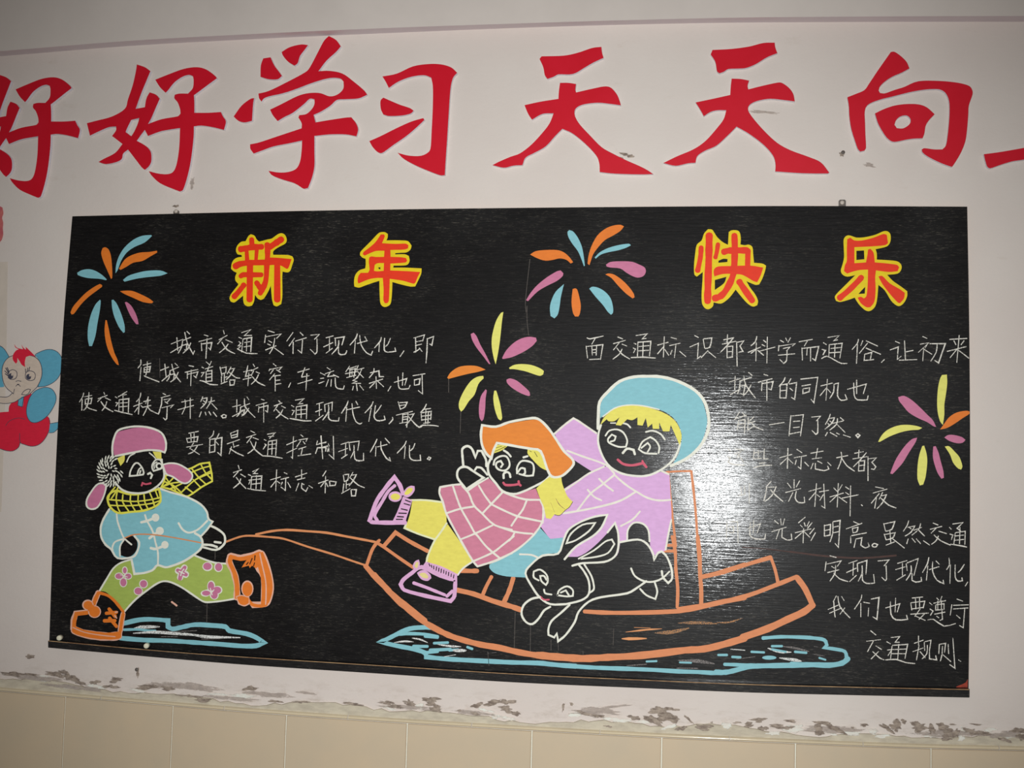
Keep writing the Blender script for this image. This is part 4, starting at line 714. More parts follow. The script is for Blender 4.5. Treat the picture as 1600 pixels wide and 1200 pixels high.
# ---------------------------------------------------------------- helpers
def P(x, y, dep):
    """point of the plane 'dep' metres in front of the wall seen at photo pixel x, y"""
    u = ((x - 800) / FPX, -(y - 600) / FPX, -1.0)
    v = [M[i][0] * u[0] + M[i][1] * u[1] + M[i][2] * u[2] for i in range(3)]
    k = (-dep - CAM[1]) / v[1]
    return Vector((CAM[0] + k * v[0], -dep, CAM[2] + k * v[2]))
def link(o, parent=None):
    S.collection.objects.link(o)
    if parent is not None: o.parent = parent
    return o
def empty(name, loc=(0, 0, 0), parent=None, label=None, cat=None, group=None, kind=None):
    o = bpy.data.objects.new(name, None); o.empty_display_size = 0.05; link(o, parent)
    o.location = Vector(loc) - (Vector(parent['org']) if parent is not None and 'org' in parent else Vector((0, 0, 0)))
    o['org'] = list(loc)
    tag(o, label, cat, group, kind); return o
def tag(o, label=None, cat=None, group=None, kind=None):
    if label: o['label'] = label
    if cat: o['category'] = cat
    if group: o['group'] = group
    if kind: o['kind'] = kind
    return o
def mesh_obj(name, verts, faces, mats, mi=None, parent=None, smooth=False):
    org = Vector((0, 0, 0)); base = Vector((0, 0, 0))
    if parent is not None and 'org' in parent: base = Vector(parent['org'])
    if verts:
        for v in verts: org = org + Vector(v)
        org = org / len(verts)
    me = bpy.data.meshes.new(name)
    me.from_pydata([tuple(Vector(v) - org) for v in verts], [], faces)
    for m in (mats if isinstance(mats, (list, tuple)) else [mats]): me.materials.append(m)
    if mi:
        me.polygons.foreach_set('material_index', mi)
    if smooth:
        me.polygons.foreach_set('use_smooth', [True] * len(me.polygons))
    me.update()
    o = bpy.data.objects.new(name, me); link(o, parent)
    o.location = org - base; o['org'] = list(org)
    return o
def smooth_pts(pts, closed, seg=4, ang=52):
    n = len(pts)
    if n < 3: return list(pts)
    def corner(i):
        if not closed and (i == 0 or i == n - 1): return True
        a = Vector(pts[i]) - Vector(pts[i - 1]); b = Vector(pts[(i + 1) % n]) - Vector(pts[i])
        if a.length < 1e-9 or b.length < 1e-9: return True
        return math.degrees(a.angle(b)) > ang
    cor = [corner(i) for i in range(n)]
    def tan(i):
        a = Vector(pts[i - 1]); b = Vector(pts[(i + 1) % n]); return (b - a) * 0.5
    out = []
    for i in range(n if closed else n - 1):
        j = (i + 1) % n
        p, q = Vector(pts[i]), Vector(pts[j]); L = (q - p).length
        if cor[i] and cor[j]:
            out.append(tuple(p)); continue
        t0 = (q - p) if cor[i] else tan(i)
        t1 = (q - p) if cor[j] else tan(j)
        if t0.length > 1.2 * L: t0 = t0 * (1.2 * L / t0.length)
        if t1.length > 1.2 * L: t1 = t1 * (1.2 * L / t1.length)
        for k in range(seg):
            t = k / seg; h = t * t * (3 - 2 * t)
            out.append(tuple(p * (1 - h) + q * h + t0 * (t ** 3 - 2 * t * t + t) + t1 * (t ** 3 - t * t)))
    if not closed: out.append(tuple(pts[-1]))
    return out
def lin(c): return c / 12.92 if c <= 0.04045 else ((c + 0.055) / 1.055) ** 2.4
def col(r, g, b, k=0.80): return (min(0.86, lin(r / 255) / k), min(0.86, lin(g * 0.97 / 255) / k), min(0.86, lin(b * 0.955 / 255) / k), 1)
def nodes(name):
    m = bpy.data.materials.new(name); m.use_nodes = True
    nt = m.node_tree; return m, nt, nt.nodes['Principled BSDF']
def noise(nt, scale, detail=3, rough=0.5, vec=None, stretch=(1, 1, 1)):
    tc = nt.nodes.new('ShaderNodeTexCoord'); mp = nt.nodes.new('ShaderNodeMapping'); mp.inputs['Scale'].default_value = stretch
    geo = nt.nodes.new('ShaderNodeNewGeometry')
    nt.links.new(geo.outputs['Position'], mp.inputs['Vector'])
    n = nt.nodes.new('ShaderNodeTexNoise'); n.inputs['Scale'].default_value = scale
    n.inputs['Detail'].default_value = detail; n.inputs['Roughness'].default_value = rough
    nt.links.new(mp.outputs['Vector'], n.inputs['Vector']); nt.nodes.remove(tc); return n
def ramp(nt, src, stops):
    r = nt.nodes.new('ShaderNodeValToRGB'); e = r.color_ramp.elements
    while len(e) < len(stops): e.new(0.5)
    for i, (p, c) in enumerate(stops):
        e[i].position = p; e[i].color = c if len(c) == 4 else (*c, 1)
    nt.links.new(src, r.inputs[0]); return r
def mixc(nt, fac, a, b):
    m = nt.nodes.new('ShaderNodeMix'); m.data_type = 'RGBA'
    if isinstance(fac, float): m.inputs[0].default_value = fac
    else: nt.links.new(fac, m.inputs[0])
    for s, i in ((a, 6), (b, 7)):
        if isinstance(s, tuple): m.inputs[i].default_value = s
        else: nt.links.new(s, m.inputs[i])
    return m.outputs[2]
def bump(nt, b, h, strength, dist):
    n = nt.nodes.new('ShaderNodeBump'); n.inputs['Strength'].default_value = strength; n.inputs['Distance'].default_value = dist
    nt.links.new(h, n.inputs['Height']); nt.links.new(n.outputs[0], b.inputs['Normal']); return n
def paint(name, rgb, rough=0.6, var=0.06, spec=0.35):
    m, nt, b = nodes(name); c = col(*rgb, 0.87)
    n = noise(nt, 60, 3, 0.6, stretch=(1, 1, 2.5))
    a = tuple(x * (1 - var) for x in c[:3]) + (1,); d = tuple(min(0.9, x * (1 + var)) for x in c[:3]) + (1,)
    r = ramp(nt, n.outputs['Fac'], [(0.3, a), (0.7, d)])
    nt.links.new(r.outputs[0], b.inputs['Base Color']); b.inputs['Roughness'].default_value = rough
    b.inputs['Specular IOR Level'].default_value = spec
    bump(nt, b, n.outputs['Fac'], 0.10, 0.001)
    return m
# board: black enamel on horizontal-grained wood, brushed dust, glossy
def board_mat(name, base, dust=True):
    m, nt, b = nodes(name)
    g = noise(nt, 22, 6, 0.65, stretch=(1, 1, 13))
    fleck = noise(nt, 70, 4, 0.7, stretch=(0.9, 1, 7))
    cloud = noise(nt, 3.2, 4, 0.55)
    r1 = ramp(nt, g.outputs['Fac'], [(0.35, base), (0.72, tuple(x * 2.6 for x in base))])
    fr = ramp(nt, fleck.outputs['Fac'], [(0.56, (0, 0, 0)), (0.74, (1, 1, 1))])
    cr = ramp(nt, cloud.outputs['Fac'], [(0.42, (0.12, 0.12, 0.12)), (0.70, (0.75, 0.75, 0.75))])
    mu = nt.nodes.new('ShaderNodeMath'); mu.operation = 'MULTIPLY'
    nt.links.new(fr.outputs[0], mu.inputs[0]); nt.links.new(cr.outputs[0], mu.inputs[1])
    mu2 = nt.nodes.new('ShaderNodeMath'); mu2.operation = 'MULTIPLY'; nt.links.new(mu.outputs[0], mu2.inputs[0]); mu2.inputs[1].default_value = 0.55
    c = mixc(nt, mu2.outputs[0], r1.outputs[0], (0.34, 0.30, 0.24, 1))
    haze = ramp(nt, cloud.outputs['Fac'], [(0.48, (0, 0, 0)), (0.75, (0.03, 0.03, 0.03))])
    c = mixc(nt, haze.outputs[0], c, (0.35, 0.36, 0.35, 1))
    nt.links.new(c, b.inputs['Base Color'])
    b.inputs['Roughness'].default_value = 0.46; b.inputs['Specular IOR Level'].default_value = 0.11
    b.inputs['Coat Weight'].default_value = 0.20; b.inputs['Coat Roughness'].default_value = 0.115
    # horizontal brush ridges, scratches and a slow unevenness of the plywood
    ridge = noise(nt, 60, 4, 0.6, stretch=(0.22, 1, 3.6))
    blob = noise(nt, 60, 2, 0.5, stretch=(0.6, 1, 1.6))
    s = nt.nodes.new('ShaderNodeMath'); s.operation = 'MULTIPLY_ADD'
    nt.links.new(blob.outputs['Fac'], s.inputs[0]); s.inputs[1].default_value = 0.30; nt.links.new(ridge.outputs['Fac'], s.inputs[2])
    bn = bump(nt, b, s.outputs[0], 0.155, 0.0022)
    nt.links.new(bn.outputs[0], b.inputs['Coat Normal'])
    return m
black = board_mat('board_black', (0.0042, 0.0036, 0.0036, 1))
ledge_m = board_mat('ledge_black', (0.009, 0.008, 0.008, 1))
def wall_mat():
    m, nt, b = nodes('wall_distemper')
    n = noise(nt, 1.6, 5, 0.6); fine = noise(nt, 90, 3, 0.6); st = noise(nt, 7, 6, 0.7, stretch=(1, 1, 2.2))
    c1 = ramp(nt, n.outputs['Fac'], [(0.3, col(203, 197, 192)), (0.7, col(210, 207, 202))])
    sr = ramp(nt, st.outputs['Fac'], [(0.62, (0, 0, 0)), (0.80, (0.35, 0.35, 0.35))])
    c = mixc(nt, sr.outputs[0], c1.outputs[0], col(178, 166, 150))
    # grime gathers towards the broken plaster edge above the tiles
    geo = nt.nodes.new('ShaderNodeNewGeometry'); sp = nt.nodes.new('ShaderNodeSeparateXYZ'); nt.links.new(geo.outputs['Position'], sp.inputs[0])
    mr = nt.nodes.new('ShaderNodeMapRange'); nt.links.new(sp.outputs['Z'], mr.inputs[0])
    mr.inputs[1].default_value = 1.02; mr.inputs[2].default_value = 0.95; mr.inputs[3].default_value = 0; mr.inputs[4].default_value = 1
    g2 = noise(nt, 14, 6, 0.75, stretch=(1, 1, 3)); gr = ramp(nt, g2.outputs['Fac'], [(0.5, (0, 0, 0)), (0.68, (0.55, 0.55, 0.55))])
    mu = nt.nodes.new('ShaderNodeMath'); mu.operation = 'MULTIPLY'; nt.links.new(mr.outputs[0], mu.inputs[0]); nt.links.new(gr.outputs[0], mu.inputs[1])
    c = mixc(nt, mu.outputs[0], c, col(165, 155, 142))
    nt.links.new(c, b.inputs['Base Color']); b.inputs['Roughness'].default_value = 0.85; b.inputs['Specular IOR Level'].default_value = 0.2
    s = nt.nodes.new('ShaderNodeMath'); s.operation = 'MULTIPLY_ADD'; nt.links.new(fine.outputs['Fac'], s.inputs[0]); s.inputs[1].default_value = 0.25; nt.links.new(st.outputs['Fac'], s.inputs[2])
    bump(nt, b, s.outputs[0], 0.25, 0.006)
    return m
wall_m = wall_mat()
def simple(name, rgb, rough, var=0.05, scale=25, bmp=0.1, spec=0.4, rgb2=None, lo=0.35, hi=0.7, stretch=(1, 1, 1), coat=0, dist=0.003):
    m, nt, b = nodes(name); n = noise(nt, scale, 5, 0.65, stretch=stretch); c = col(*rgb)
    d = col(*rgb2) if rgb2 else tuple(min(0.9, x * (1 + var)) for x in c[:3]) + (1,)
    a = c if rgb2 else tuple(x * (1 - var) for x in c[:3]) + (1,)
    r = ramp(nt, n.outputs['Fac'], [(lo, a), (hi, d)]); nt.links.new(r.outputs[0], b.inputs['Base Color'])
    b.inputs['Roughness'].default_value = rough; b.inputs['Specular IOR Level'].default_value = spec
    b.inputs['Coat Weight'].default_value = coat; b.inputs['Coat Roughness'].default_value = 0.08
    if bmp: bump(nt, b, n.outputs['Fac'], bmp, dist)
    return m
tile_m = simple('beige_glazed_tile', (186, 175, 152), 0.55, rgb2=(195, 180, 153), scale=5, bmp=0.03, lo=0.3, hi=0.75)
bead_m = simple('glazed_border_tile', (206, 196, 168), 0.12, scale=9, bmp=0.0, spec=0.6)
grout_m = simple('white_grout', (232, 226, 214), 0.9, scale=80)
mortar_m = simple('grey_green_mortar', (194, 190, 172), 0.9, rgb2=(170, 165, 150), scale=55, stretch=(.5,1,1.5), bmp=0.3, spec=0.1)
chipd_m = simple('scraped_undercoat', (128, 117, 108), 0.95, rgb2=(184, 175, 162), scale=60, bmp=0.6, spec=0.05, lo=0.40, hi=0.68, stretch=(0.7, 1, 1.8))
chipl_m = simple('fresh_white_filler', (226, 221, 212), 0.9, scale=40, bmp=0.4, spec=0.1)
beam_m = simple('upper_beam_paint', (203, 199, 194), 0.85, scale=3, bmp=0.1, spec=0.2)
soffit_m = simple('beam_underside_paint', (204, 198, 204), 0.85, scale=3, bmp=0.1, spec=0.2)
foam_m = simple('pale_foam_edge', (212, 214, 226), 0.8, scale=40, bmp=0.1, spec=0.2)
redfoil_m = simple('glossy_red_face', (194, 8, 34), 0.45, scale=12, bmp=0.05, spec=0.3, rgb2=(198, 14, 40))
ironm = simple('dull_iron', (95, 90, 86), 0.45, scale=90, bmp=0.2)
screwm = simple('bright_screw', (185, 180, 172), 0.35, scale=90, bmp=0.1)
stubm = simple('white_chalk_stub', (222, 218, 196), 0.9, scale=90, bmp=0.2, spec=0.1)
woodm = simple('worn_bare_wood', (190, 160, 118), 0.7, rgb2=(120, 85, 60), scale=30, bmp=0.2, stretch=(1, 1, 6))
floor_m = simple('grey_floor_tile', (150, 145, 138), 0.5, scale=4, bmp=0.02)
PAL = dict(yellow=(234, 202, 4), red=(230, 48, 4), cyan=(128, 191, 203), green=(160, 184, 88), white=(236, 229, 217), cream=(240, 225, 214),
  mauve=(194, 116, 152), pink=(238, 178, 158), orange=(226, 122, 36), orange2=(243, 132, 40), scarf=(222, 222, 82), lilac=(210, 168, 218),
  lilacp=(216, 170, 212), rose=(200, 124, 150), yel=(228, 218, 98), hair=(226, 220, 98), lemon=(220, 222, 112), yelp=(222, 212, 140), pale=(238, 236, 190),
  lip=(200, 84, 108), sled=(212, 136, 90), rope=(212, 142, 92), ochre=(216, 150, 96), ochredim=(160, 118, 74), streak=(205, 200, 194), grey=(112, 108, 108),
  chalk=(206, 202, 194), teal=(92, 168, 196), crimson=(214, 30, 60), ink=(64, 66, 84), flesh=(204, 192, 178))
MATS = {k: paint('paint_' + k, v) for k, v in PAL.items()}
MATS['black'] = black
def chalk_mat(rgb, name, lo, hi):
    m, nt, b = nodes(name); n = noise(nt, 420, 2, 0.6)
    r = ramp(nt, n.outputs['Fac'], [(lo, (0.10, 0.095, 0.09)), (hi, col(*rgb))])
    nt.links.new(r.outputs[0], b.inputs['Base Color']); b.inputs['Roughness'].default_value = 0.9; b.inputs['Specular IOR Level'].default_value = 0.1
    return m
MATS['chalk'] = chalk_mat((222, 218, 210), 'white_chalk', 0.28, 0.50)
MATS['streak'] = chalk_mat((232, 228, 222), 'dry_brushed_white', 0.32, 0.52)
MATS['grey'] = chalk_mat((150, 146, 146), 'thin_brushed_grey', 0.40, 0.70)
MATS['rust'] = paint('paint_rust', (62, 34, 26), 0.6, 0.3)
MATS['drip'] = paint('paint_drip', (84, 80, 76), 0.8, 0.3)
MATS['ochredim'] = chalk_mat((205, 150, 96), 'thin_brushed_ochre', 0.40, 0.70)

# ---------------------------------------------------------------- curves of the photograph
def interp(tab, x):
    if x <= tab[0][0]: (a, b), (c, d) = tab[0], tab[1]
    elif x >= tab[-1][0]: (a, b), (c, d) = tab[-2], tab[-1]
    else:
        for i in range(len(tab) - 1):
            if tab[i][0] <= x <= tab[i + 1][0]: (a, b), (c, d) = tab[i], tab[i + 1]; break
    return b + (d - b) * (x - a) / (c - a)
def sm(tab): return [tuple(p) for p in smooth_pts([Vector(t) for t in tab], False, 4, 80)]
BEAM_LO = sm([(-400, 118), (0, 88), (200, 72), (400, 61), (600, 52), (800, 44), (1000, 38), (1200, 35), (1600, 34), (1900, 36)])
BEAM_HI = sm([(-400, 110), (0, 80), (200, 64), (400, 53), (600, 44), (800, 37), (1000, 31), (1200, 27), (1600, 25), (1900, 27)])
TOP = sm([(60, 339.5), (113, 338), (450, 330), (800, 325), (1200, 322), (1515, 323), (1560, 323.4)])
LED_T = sm([(40, 998), (77, 1001), (260, 1017.5), (400, 1027.5), (600, 1040), (800, 1052.5), (1000, 1062), (1200, 1070), (1513, 1077), (1560, 1078)])
LED_B = sm([(40, 1008), (76, 1012), (260, 1028.5), (400, 1040), (600, 1053), (800, 1066), (1000, 1075), (1200, 1083), (1514, 1090), (1560, 1091)])
TRIM_A = sm([(-400, 1038), (0, 1073), (200, 1090), (400, 1106), (600, 1120), (800, 1132), (1000, 1143), (1200, 1152), (1400, 1160), (1600, 1165), (1900, 1170)])
TRIM_B = sm([(-400, 1045), (0, 1080), (200, 1097), (400, 1114), (600, 1128), (800, 1140), (1000, 1151), (1200, 1160), (1400, 1168), (1600, 1173), (1900, 1178)])
LEFT = sm([(338, 113), (430, 105), (530, 97.5), (710, 88), (850, 82), (1001, 77)])
RIGHT = sm([(323, 1511), (500, 1514), (700, 1515.5), (900, 1515), (1077, 1513)])

# ---------------------------------------------------------------- the room: wall, beam, tiled wainscot, floor
def quad_strip(name, lo, hi, mat, parent=None, kind=None):
    v = []; f = []
    for a, b in zip(lo, hi): v += [a, b]
    for i in range(len(lo) - 1): f.append((2 * i, 2 * i + 2, 2 * i + 3, 2 * i + 1))
    o = mesh_obj(name, v, f, mat, None, parent)
    if kind: o['kind'] = kind
    return o
def boxobj(name, x0, x1, y0, y1, z0, z1, mat, parent=None):
    v = [(x, y, z) for x in (x0, x1) for y in (y0, y1) for z in (z0, z1)]
    f = [(0, 1, 3, 2), (4, 6, 7, 5), (0, 4, 5, 1), (2, 3, 7, 6), (0, 2, 6, 4), (1, 5, 7, 3)]
    return mesh_obj(name, v, f, mat, None, parent)
wall = boxobj('wall_back', -1.6, 4.2, 0, 0.2, 0, 3.6, wall_m); tag(wall, 'off-white painted classroom wall behind the blackboard', kind='structure')
floor = boxobj('floor', -1.6, 4.2, -4.2, 0, -0.1, 0, floor_m); tag(floor, 'plain grey floor below the tiled wainscot, outside the photo', kind='structure')
# projecting beam at the top
DB = 0.045
xs = [x for x in range(-400, 1901, 50)]
lo_w = [P(x, interp(BEAM_LO, x), 0.0) for x in xs]
hi_w = [P(x, interp(BEAM_HI, x), DB) for x in xs]
top_w = [Vector((p.x, -DB, 3.6)) for p in hi_w]
v = []; f = []; mi = []
for a, b, c in zip(lo_w, hi_w, top_w): v += [a, b, c]
for i in range(len(xs) - 1):
    f.append((3 * i, 3 * i + 3, 3 * i + 4, 3 * i + 1)); mi.append(1)
    f.append((3 * i + 1, 3 * i + 4, 3 * i + 5, 3 * i + 2)); mi.append(0)
o = mesh_obj('trim_1', v, f, [beam_m, soffit_m], mi); tag(o, 'shallow painted beam projecting above the red slogan', kind='structure')
# wainscot: grout bed, tiles, rounded border tiles
seams = [-250, -75, 101.5, 269.5, 447, 636, 831, 1034, 1243, 1455, 1672, 1890]
bed_hi = [P(x, interp(TRIM_B, x), 0.006) for x in xs]
wl = quad_strip('wall_lower', [Vector((p.x, -0.006, 0.0)) for p in bed_hi], bed_hi, grout_m, kind='structure'); wl['label'] = 'grout bed of the beige tiled wainscot'
wbase = Vector(wl['org'])
GAP = 1.0
def slab(name, loop_px, dep, thick, mat, parent, bevel=0.0015):
    """a flat piece whose front outline is given in photo pixels, with depth"""
    pts = [P(x, y, dep + thick) for x, y in loop_px]
    n = len(pts); c = sum(pts, Vector()) / n
    v = [tuple(p) for p in pts]
    fr = [c + (p - c) * (1 + 0) for p in pts]
    inner = []
    for p in pts:
        d = (c - p); d.normalize(); q = p + d * bevel * 1.4; inner.append(Vector((q.x, q.y, q.z)))
    v = [(p.x, -dep, p.z) for p in pts] + [(p.x, -dep - thick + bevel, p.z) for p in pts] + [tuple(q) for q in inner]
    f = [tuple(range(2 * n, 3 * n))]
    for i in range(n):
        j = (i + 1) % n
        f.append((i, j, n + j, n + i)); f.append((n + i, n + j, 2 * n + j, 2 * n + i))
    return mesh_obj(name, v, f, mat, None, parent)
ROWDY = 0.40
for r in range(3):
    for a, b in zip(seams[:-1], seams[1:]):
        if r == 0:
            m_ = (a + b) / 2
            top = [(a + GAP, interp(TRIM_B, a) + 1.0), (m_, interp(TRIM_B, m_) + 1.0), (b - GAP, interp(TRIM_B, b) + 1.0)]
            tp = [P(x, y, 0.012) for x, y in top]
        else: tp = [Vector((x0, -0.012, 0)), Vector(((x0 + x1) / 2, -0.012, 0)), Vector((x1, -0.012, 0))]
        if r == 0:
            x0, x1 = tp[0].x, tp[2].x
            # seams run vertical in the room
            zt = [p.z for p in tp]; zb = 0.56
        else:
            q0 = P(a + GAP, interp(TRIM_B, a) + 1, 0.012); q1 = P(b - GAP, interp(TRIM_B, b) + 1, 0.012); x0, x1 = q0.x, q1.x
            zt = [(0.557, 0.277)[r - 1]] * 3; zb = (0.28, 0.0)[r - 1]
        xm = (x0 + x1) / 2; e = 0.0015; fy = -0.012
        outer = [(x0, zb), (x1, zb), (x1, zt[2]), (xm, zt[1]), (x0, zt[0])]
        innr = [(x0 + e, zb + e), (x1 - e, zb + e), (x1 - e, zt[2] - e), (xm, zt[1] - e), (x0 + e, zt[0] - e)]
        v = [(x, -0.006, z) for x, z in outer] + [(x, fy + e, z) for x, z in outer] + [(x, fy, z) for x, z in innr]
        f = [(10, 11, 12, 13, 14)]
        for i in range(5):
            j = (i + 1) % 5; f += [(i, j, 5 + j, 5 + i), (5 + i, 5 + j, 10 + j, 10 + i)]
        mesh_obj('tile', v, f, tile_m, None, wl)
bead = empty('trim_2', P(800, 1136, 0), None, 'rounded pale glazed border course on top of the tiles', None, None, 'structure')
bs = [-250, -40, 160, 352, 545, 738, 938, 1140, 1348, 1560, 1780, 1890]
for a, b in zip(bs[:-1], bs[1:]):
    v = []; f = []; K = 7; NX = 6
    for i in range(NX + 1):
        x = a + 0.5 + (b - a - 1.0) * i / NX
        pa = P(x, interp(TRIM_A, x), 0.006); pb = P(x, interp(TRIM_B, x), 0.006)
        for k in range(K):
            t = k / (K - 1); ang = math.pi * t
            v.append((pa.x + (pb.x - pa.x) * t, -0.006 - 0.011 * math.sin(ang) ** 0.8 if 0 < t < 1 else 0.0, pa.z + (pb.z - pa.z) * t))
    for i in range(NX):
        for k in range(K - 1):
            f.append((i * K + k, i * K + k + 1, (i + 1) * K + k + 1, (i + 1) * K + k))
    mesh_obj('border_tile', v, f, bead_m, None, bead, smooth=True)
# ragged mortar line between plaster and border
rnd = random.Random(5)
v = []; f = []; i = 0
xx = [x for x in range(-400, 1901, 12)]
for x in xx:
    h = 11 + 7 * math.sin(x * 0.021) * math.sin(x * 0.0083 + 1) + rnd.uniform(-2.2, 2.2)
    yb = interp(TRIM_A, x) + 1
    v += [P(x, yb, 0.0075), P(x, yb - max(3, h), 0.005), P(x, yb - max(3, h) - 1, 0.0)]
for i in range(len(xx) - 1):
    f += [(3 * i, 3 * i + 3, 3 * i + 4, 3 * i + 1), (3 * i + 1, 3 * i + 4, 3 * i + 5, 3 * i + 2)]
o = mesh_obj('trim_3', v, f, mortar_m); tag(o, 'ragged strip of greenish mortar between plaster and tiles', kind='structure')
def blob(px, py, rx, ry, rot, rs, n=22, rough=0.35):
    r = random.Random(rs); ph = [r.uniform(0, 6.28) for _ in range(5)]
    out = []
    for i in range(n):
        a = 2 * math.pi * i / n
        k = 1 + rough * (0.5 * math.sin(2 * a + ph[0]) + 0.35 * math.sin(3 * a + ph[1]) + 0.3 * math.sin(5 * a + ph[2]) + 0.25 * math.sin(7 * a + ph[3])) + r.uniform(-.12, .12)
        x = rx * k * math.cos(a); y = ry * k * math.sin(a)
        out.append((px + x * math.cos(rot) - y * math.sin(rot), py + x * math.sin(rot) + y * math.cos(rot)))
    return out
def wispy(name, rgb, rgb2, thr=0.5, amax=1.0):
    """scraped or brushed patch: solid in its middle, breaking up into streaks towards its rim"""
    m, nt, b = nodes(name)
    n = noise(nt, 55, 5, 0.72, stretch=(0.45, 1, 1.7)); n2 = noise(nt, 130, 3, 0.6, stretch=(.6, 1, 1.4))
    r = ramp(nt, n2.outputs['Fac'], [(0.35, col(*rgb)), (0.7, col(*rgb2))]); nt.links.new(r.outputs[0], b.inputs['Base Color'])
    at = nt.nodes.new('ShaderNodeAttribute'); at.attribute_name = 'body'
    ad = nt.nodes.new('ShaderNodeMath'); ad.operation = 'ADD'; nt.links.new(at.outputs['Fac'], ad.inputs[0]); nt.links.new(n.outputs['Fac'], ad.inputs[1])
    mr = nt.nodes.new('ShaderNodeMapRange'); nt.links.new(ad.outputs[0], mr.inputs[0])
    mr.inputs[1].default_value = thr + 0.36; mr.inputs[2].default_value = thr + 0.50; mr.inputs[3].default_value = 0; mr.inputs[4].default_value = amax
    nt.links.new(mr.outputs[0], b.inputs['Alpha']); b.inputs['Roughness'].default_value = 0.95; b.inputs['Specular IOR Level'].default_value = 0.05
    bump(nt, b, n2.outputs['Fac'], 0.4, 0.003)
    return m
chipd_m = wispy('scraped_undercoat', (116, 106, 98), (168, 158, 146), 0.44)
chipl_m = wispy('fresh_white_filler', (226, 223, 216), (212, 208, 200), 0.46)
smear_m = wispy('grey_brushed_smear', (160, 152, 146), (186, 178, 170), 0.5, 0.8)
PN = [0]
def patch(name, loop, dep, mat, parent, solid=False):
    if not solid: PN[0] += 1; dep += PN[0] * 0.00001
    pts = [P(x, y, dep) for x, y in loop]; n = len(pts)
    if solid:
        v = [(p.x, -0.0, p.z) for p in pts] + [tuple(p) for p in pts]
        tri = tessellate_polygon([[Vector((p.x, p.z, 0)) for p in pts]])
        f = [(n + a, n + b, n + c) for a, b, c in tri] + [(i, (i + 1) % n, n + (i + 1) % n, n + i) for i in range(n)]
        return mesh_obj(name, v, f, mat, None, parent)
    c = sum(pts, Vector()) / n
    v = [tuple(p) for p in pts] + [tuple(c + (p - c) * 0.6) for p in pts] + [tuple(c)]
    f = [(i, (i + 1) % n, n + (i + 1) % n, n + i) for i in range(n)] + [(n + i, n + (i + 1) % n, 2 * n) for i in range(n)]
    o = mesh_obj(name, v, f, mat, None, parent); fix_normals(o)
    a = o.data.attributes.new('body', 'FLOAT', 'POINT')
    for i in range(2 * n + 1): a.data[i].value = 0.0 if i < n else (0.45 if i < 2 * n else 0.62)
    return o
def fix_normals(o):
    me = o.data
    for p in me.polygons:
        if p.normal.y > 0: p.flip()
    me.update()
CHD = [(47,1026,7,3,.3),(18,1053,16,3.5,.1),(48,1055,14,3,.05),(88,1054,16,4,.1),(108,1057,14,6,.4),(122,1066,13,4,.35),(148,1066,9,3,0),(181,1062,12,4,-.05),(172,1073,12,3,.0),
 (215,1052,2,7,.1),(228,1074,16,4,.05),(262,1076,12,3,.05),(318,1094,14,3,.1),(390,1076,15,3,0),(430,1096,10,2,.05),(470,1097,14,2,.05),(552,1100,16,2.2,.1),(604,1098,13,3,.15),(618,1104,14,2.5,.2),(640,1099,9,5.5,.3),
 (674,1093,13,4,.05),(676,1101,9,4,.3),(680,1108,11,4,0),(717,1110,5,1.5,0),(745,1102,10,3,-.1),(770,1098,14,4,-.1),(792,1097,12,4,-.1),(790,1108,13,5,.2),(806,1115,8,3,.3),(742,1115,9,2,.2),
 (880,1105,2,6,.2),(893,1100,3,2,0),(914,1115,9,3,.3),(932,1119,11,3,.15),(990,1121,11,3,.1),(950,1135,7,2,.1),(1032,1113,16,8,.05),(1045,1122,16,7,0),(1050,1108,11,2.5,.1),(1020,1125,13,6,.3),(1075,1123,9,2,.8),(1100,1136,15,4,.1),(1065,1138,9,3,-.3),(1112,1129,2,2,0),
 (1152,1129,5,1.6,0),(1170,1133,8,3.5,-.1),(1186,1125,12,3.4,.1),(1192,1138,8,4,.2),(1215,1135,13,3,.05),(1232,1137,8,3,0),(1236,1127,12,2,.1),(1284,1129,17,2,.05),(1279,1142,9,8,.2),(1300,1136,12,4,.3),(1314,1143,10,3,.4),(1332,1137,2,2,0),(1350,1133,7,2.4,.1),
 (1386,1138,10,4,.5),(1400,1134,11,7,.6),(1412,1127,4,3.5,.3),(1436,1136,13,7,0),(1456,1140,7,6,.2),(1473,1136,12,5,.3),(1482,1145,10,6,.1),(1478,1153,9,4,0),(1494,1146,6,6,.3),(1517,1143,13,5,.15),(1535,1145,14,3,.1),(1526,1132,12,1.2,.05),(1488,1132,6,1,0),(1592,1142,12,5,-.1),(1600,1152,12,5,0),(1570,1156,10,3,.2),
 (240,1072,7,2,0),(300,1088,18,2,.1)]
CHL = [(150,1073,20,4,.1),(110,1074,14,3,.1),(70,1057,9,2.5,0),(60,1062,22,2.5,.1),(215,1078,16,3,.2),(380,1088,26,4,.05),(340,1085,18,2.5,0),(608,1106,14,3,.3),(655,1105,9,6,0),(760,1110,12,2.5,.2),(775,1120,10,4,.1),(790,1122,18,3,.2),
 (900,1116,12,4.5,0),(966,1125,22,4,.05),(1005,1128,12,3,0),(1045,1136,12,3,-.3),(1240,1138,20,7,0),(1135,1133,10,5,.1),(1330,1146,18,4,0),(1365,1143,10,5,.3),(1378,1150,14,3,0),(1300,1146,12,3,.4),(1455,1150,12,3,0),(1502,1152,7,6,0),(1548,1140,11,4,.1),(1505,1141,5,6,0),(1208,1146,14,3,0),(1580,1150,12,4,0),(1268,1139,5,4,0)]
for i, (x, y, rx, ry, ro) in enumerate(CHL): patch('plaster_chip', blob(x, y, rx * 1.3, ry * 1.3, ro, 900 + i), 0.0085 if y > interp(TRIM_A, x) - 20 else 0.003, chipl_m, wall)
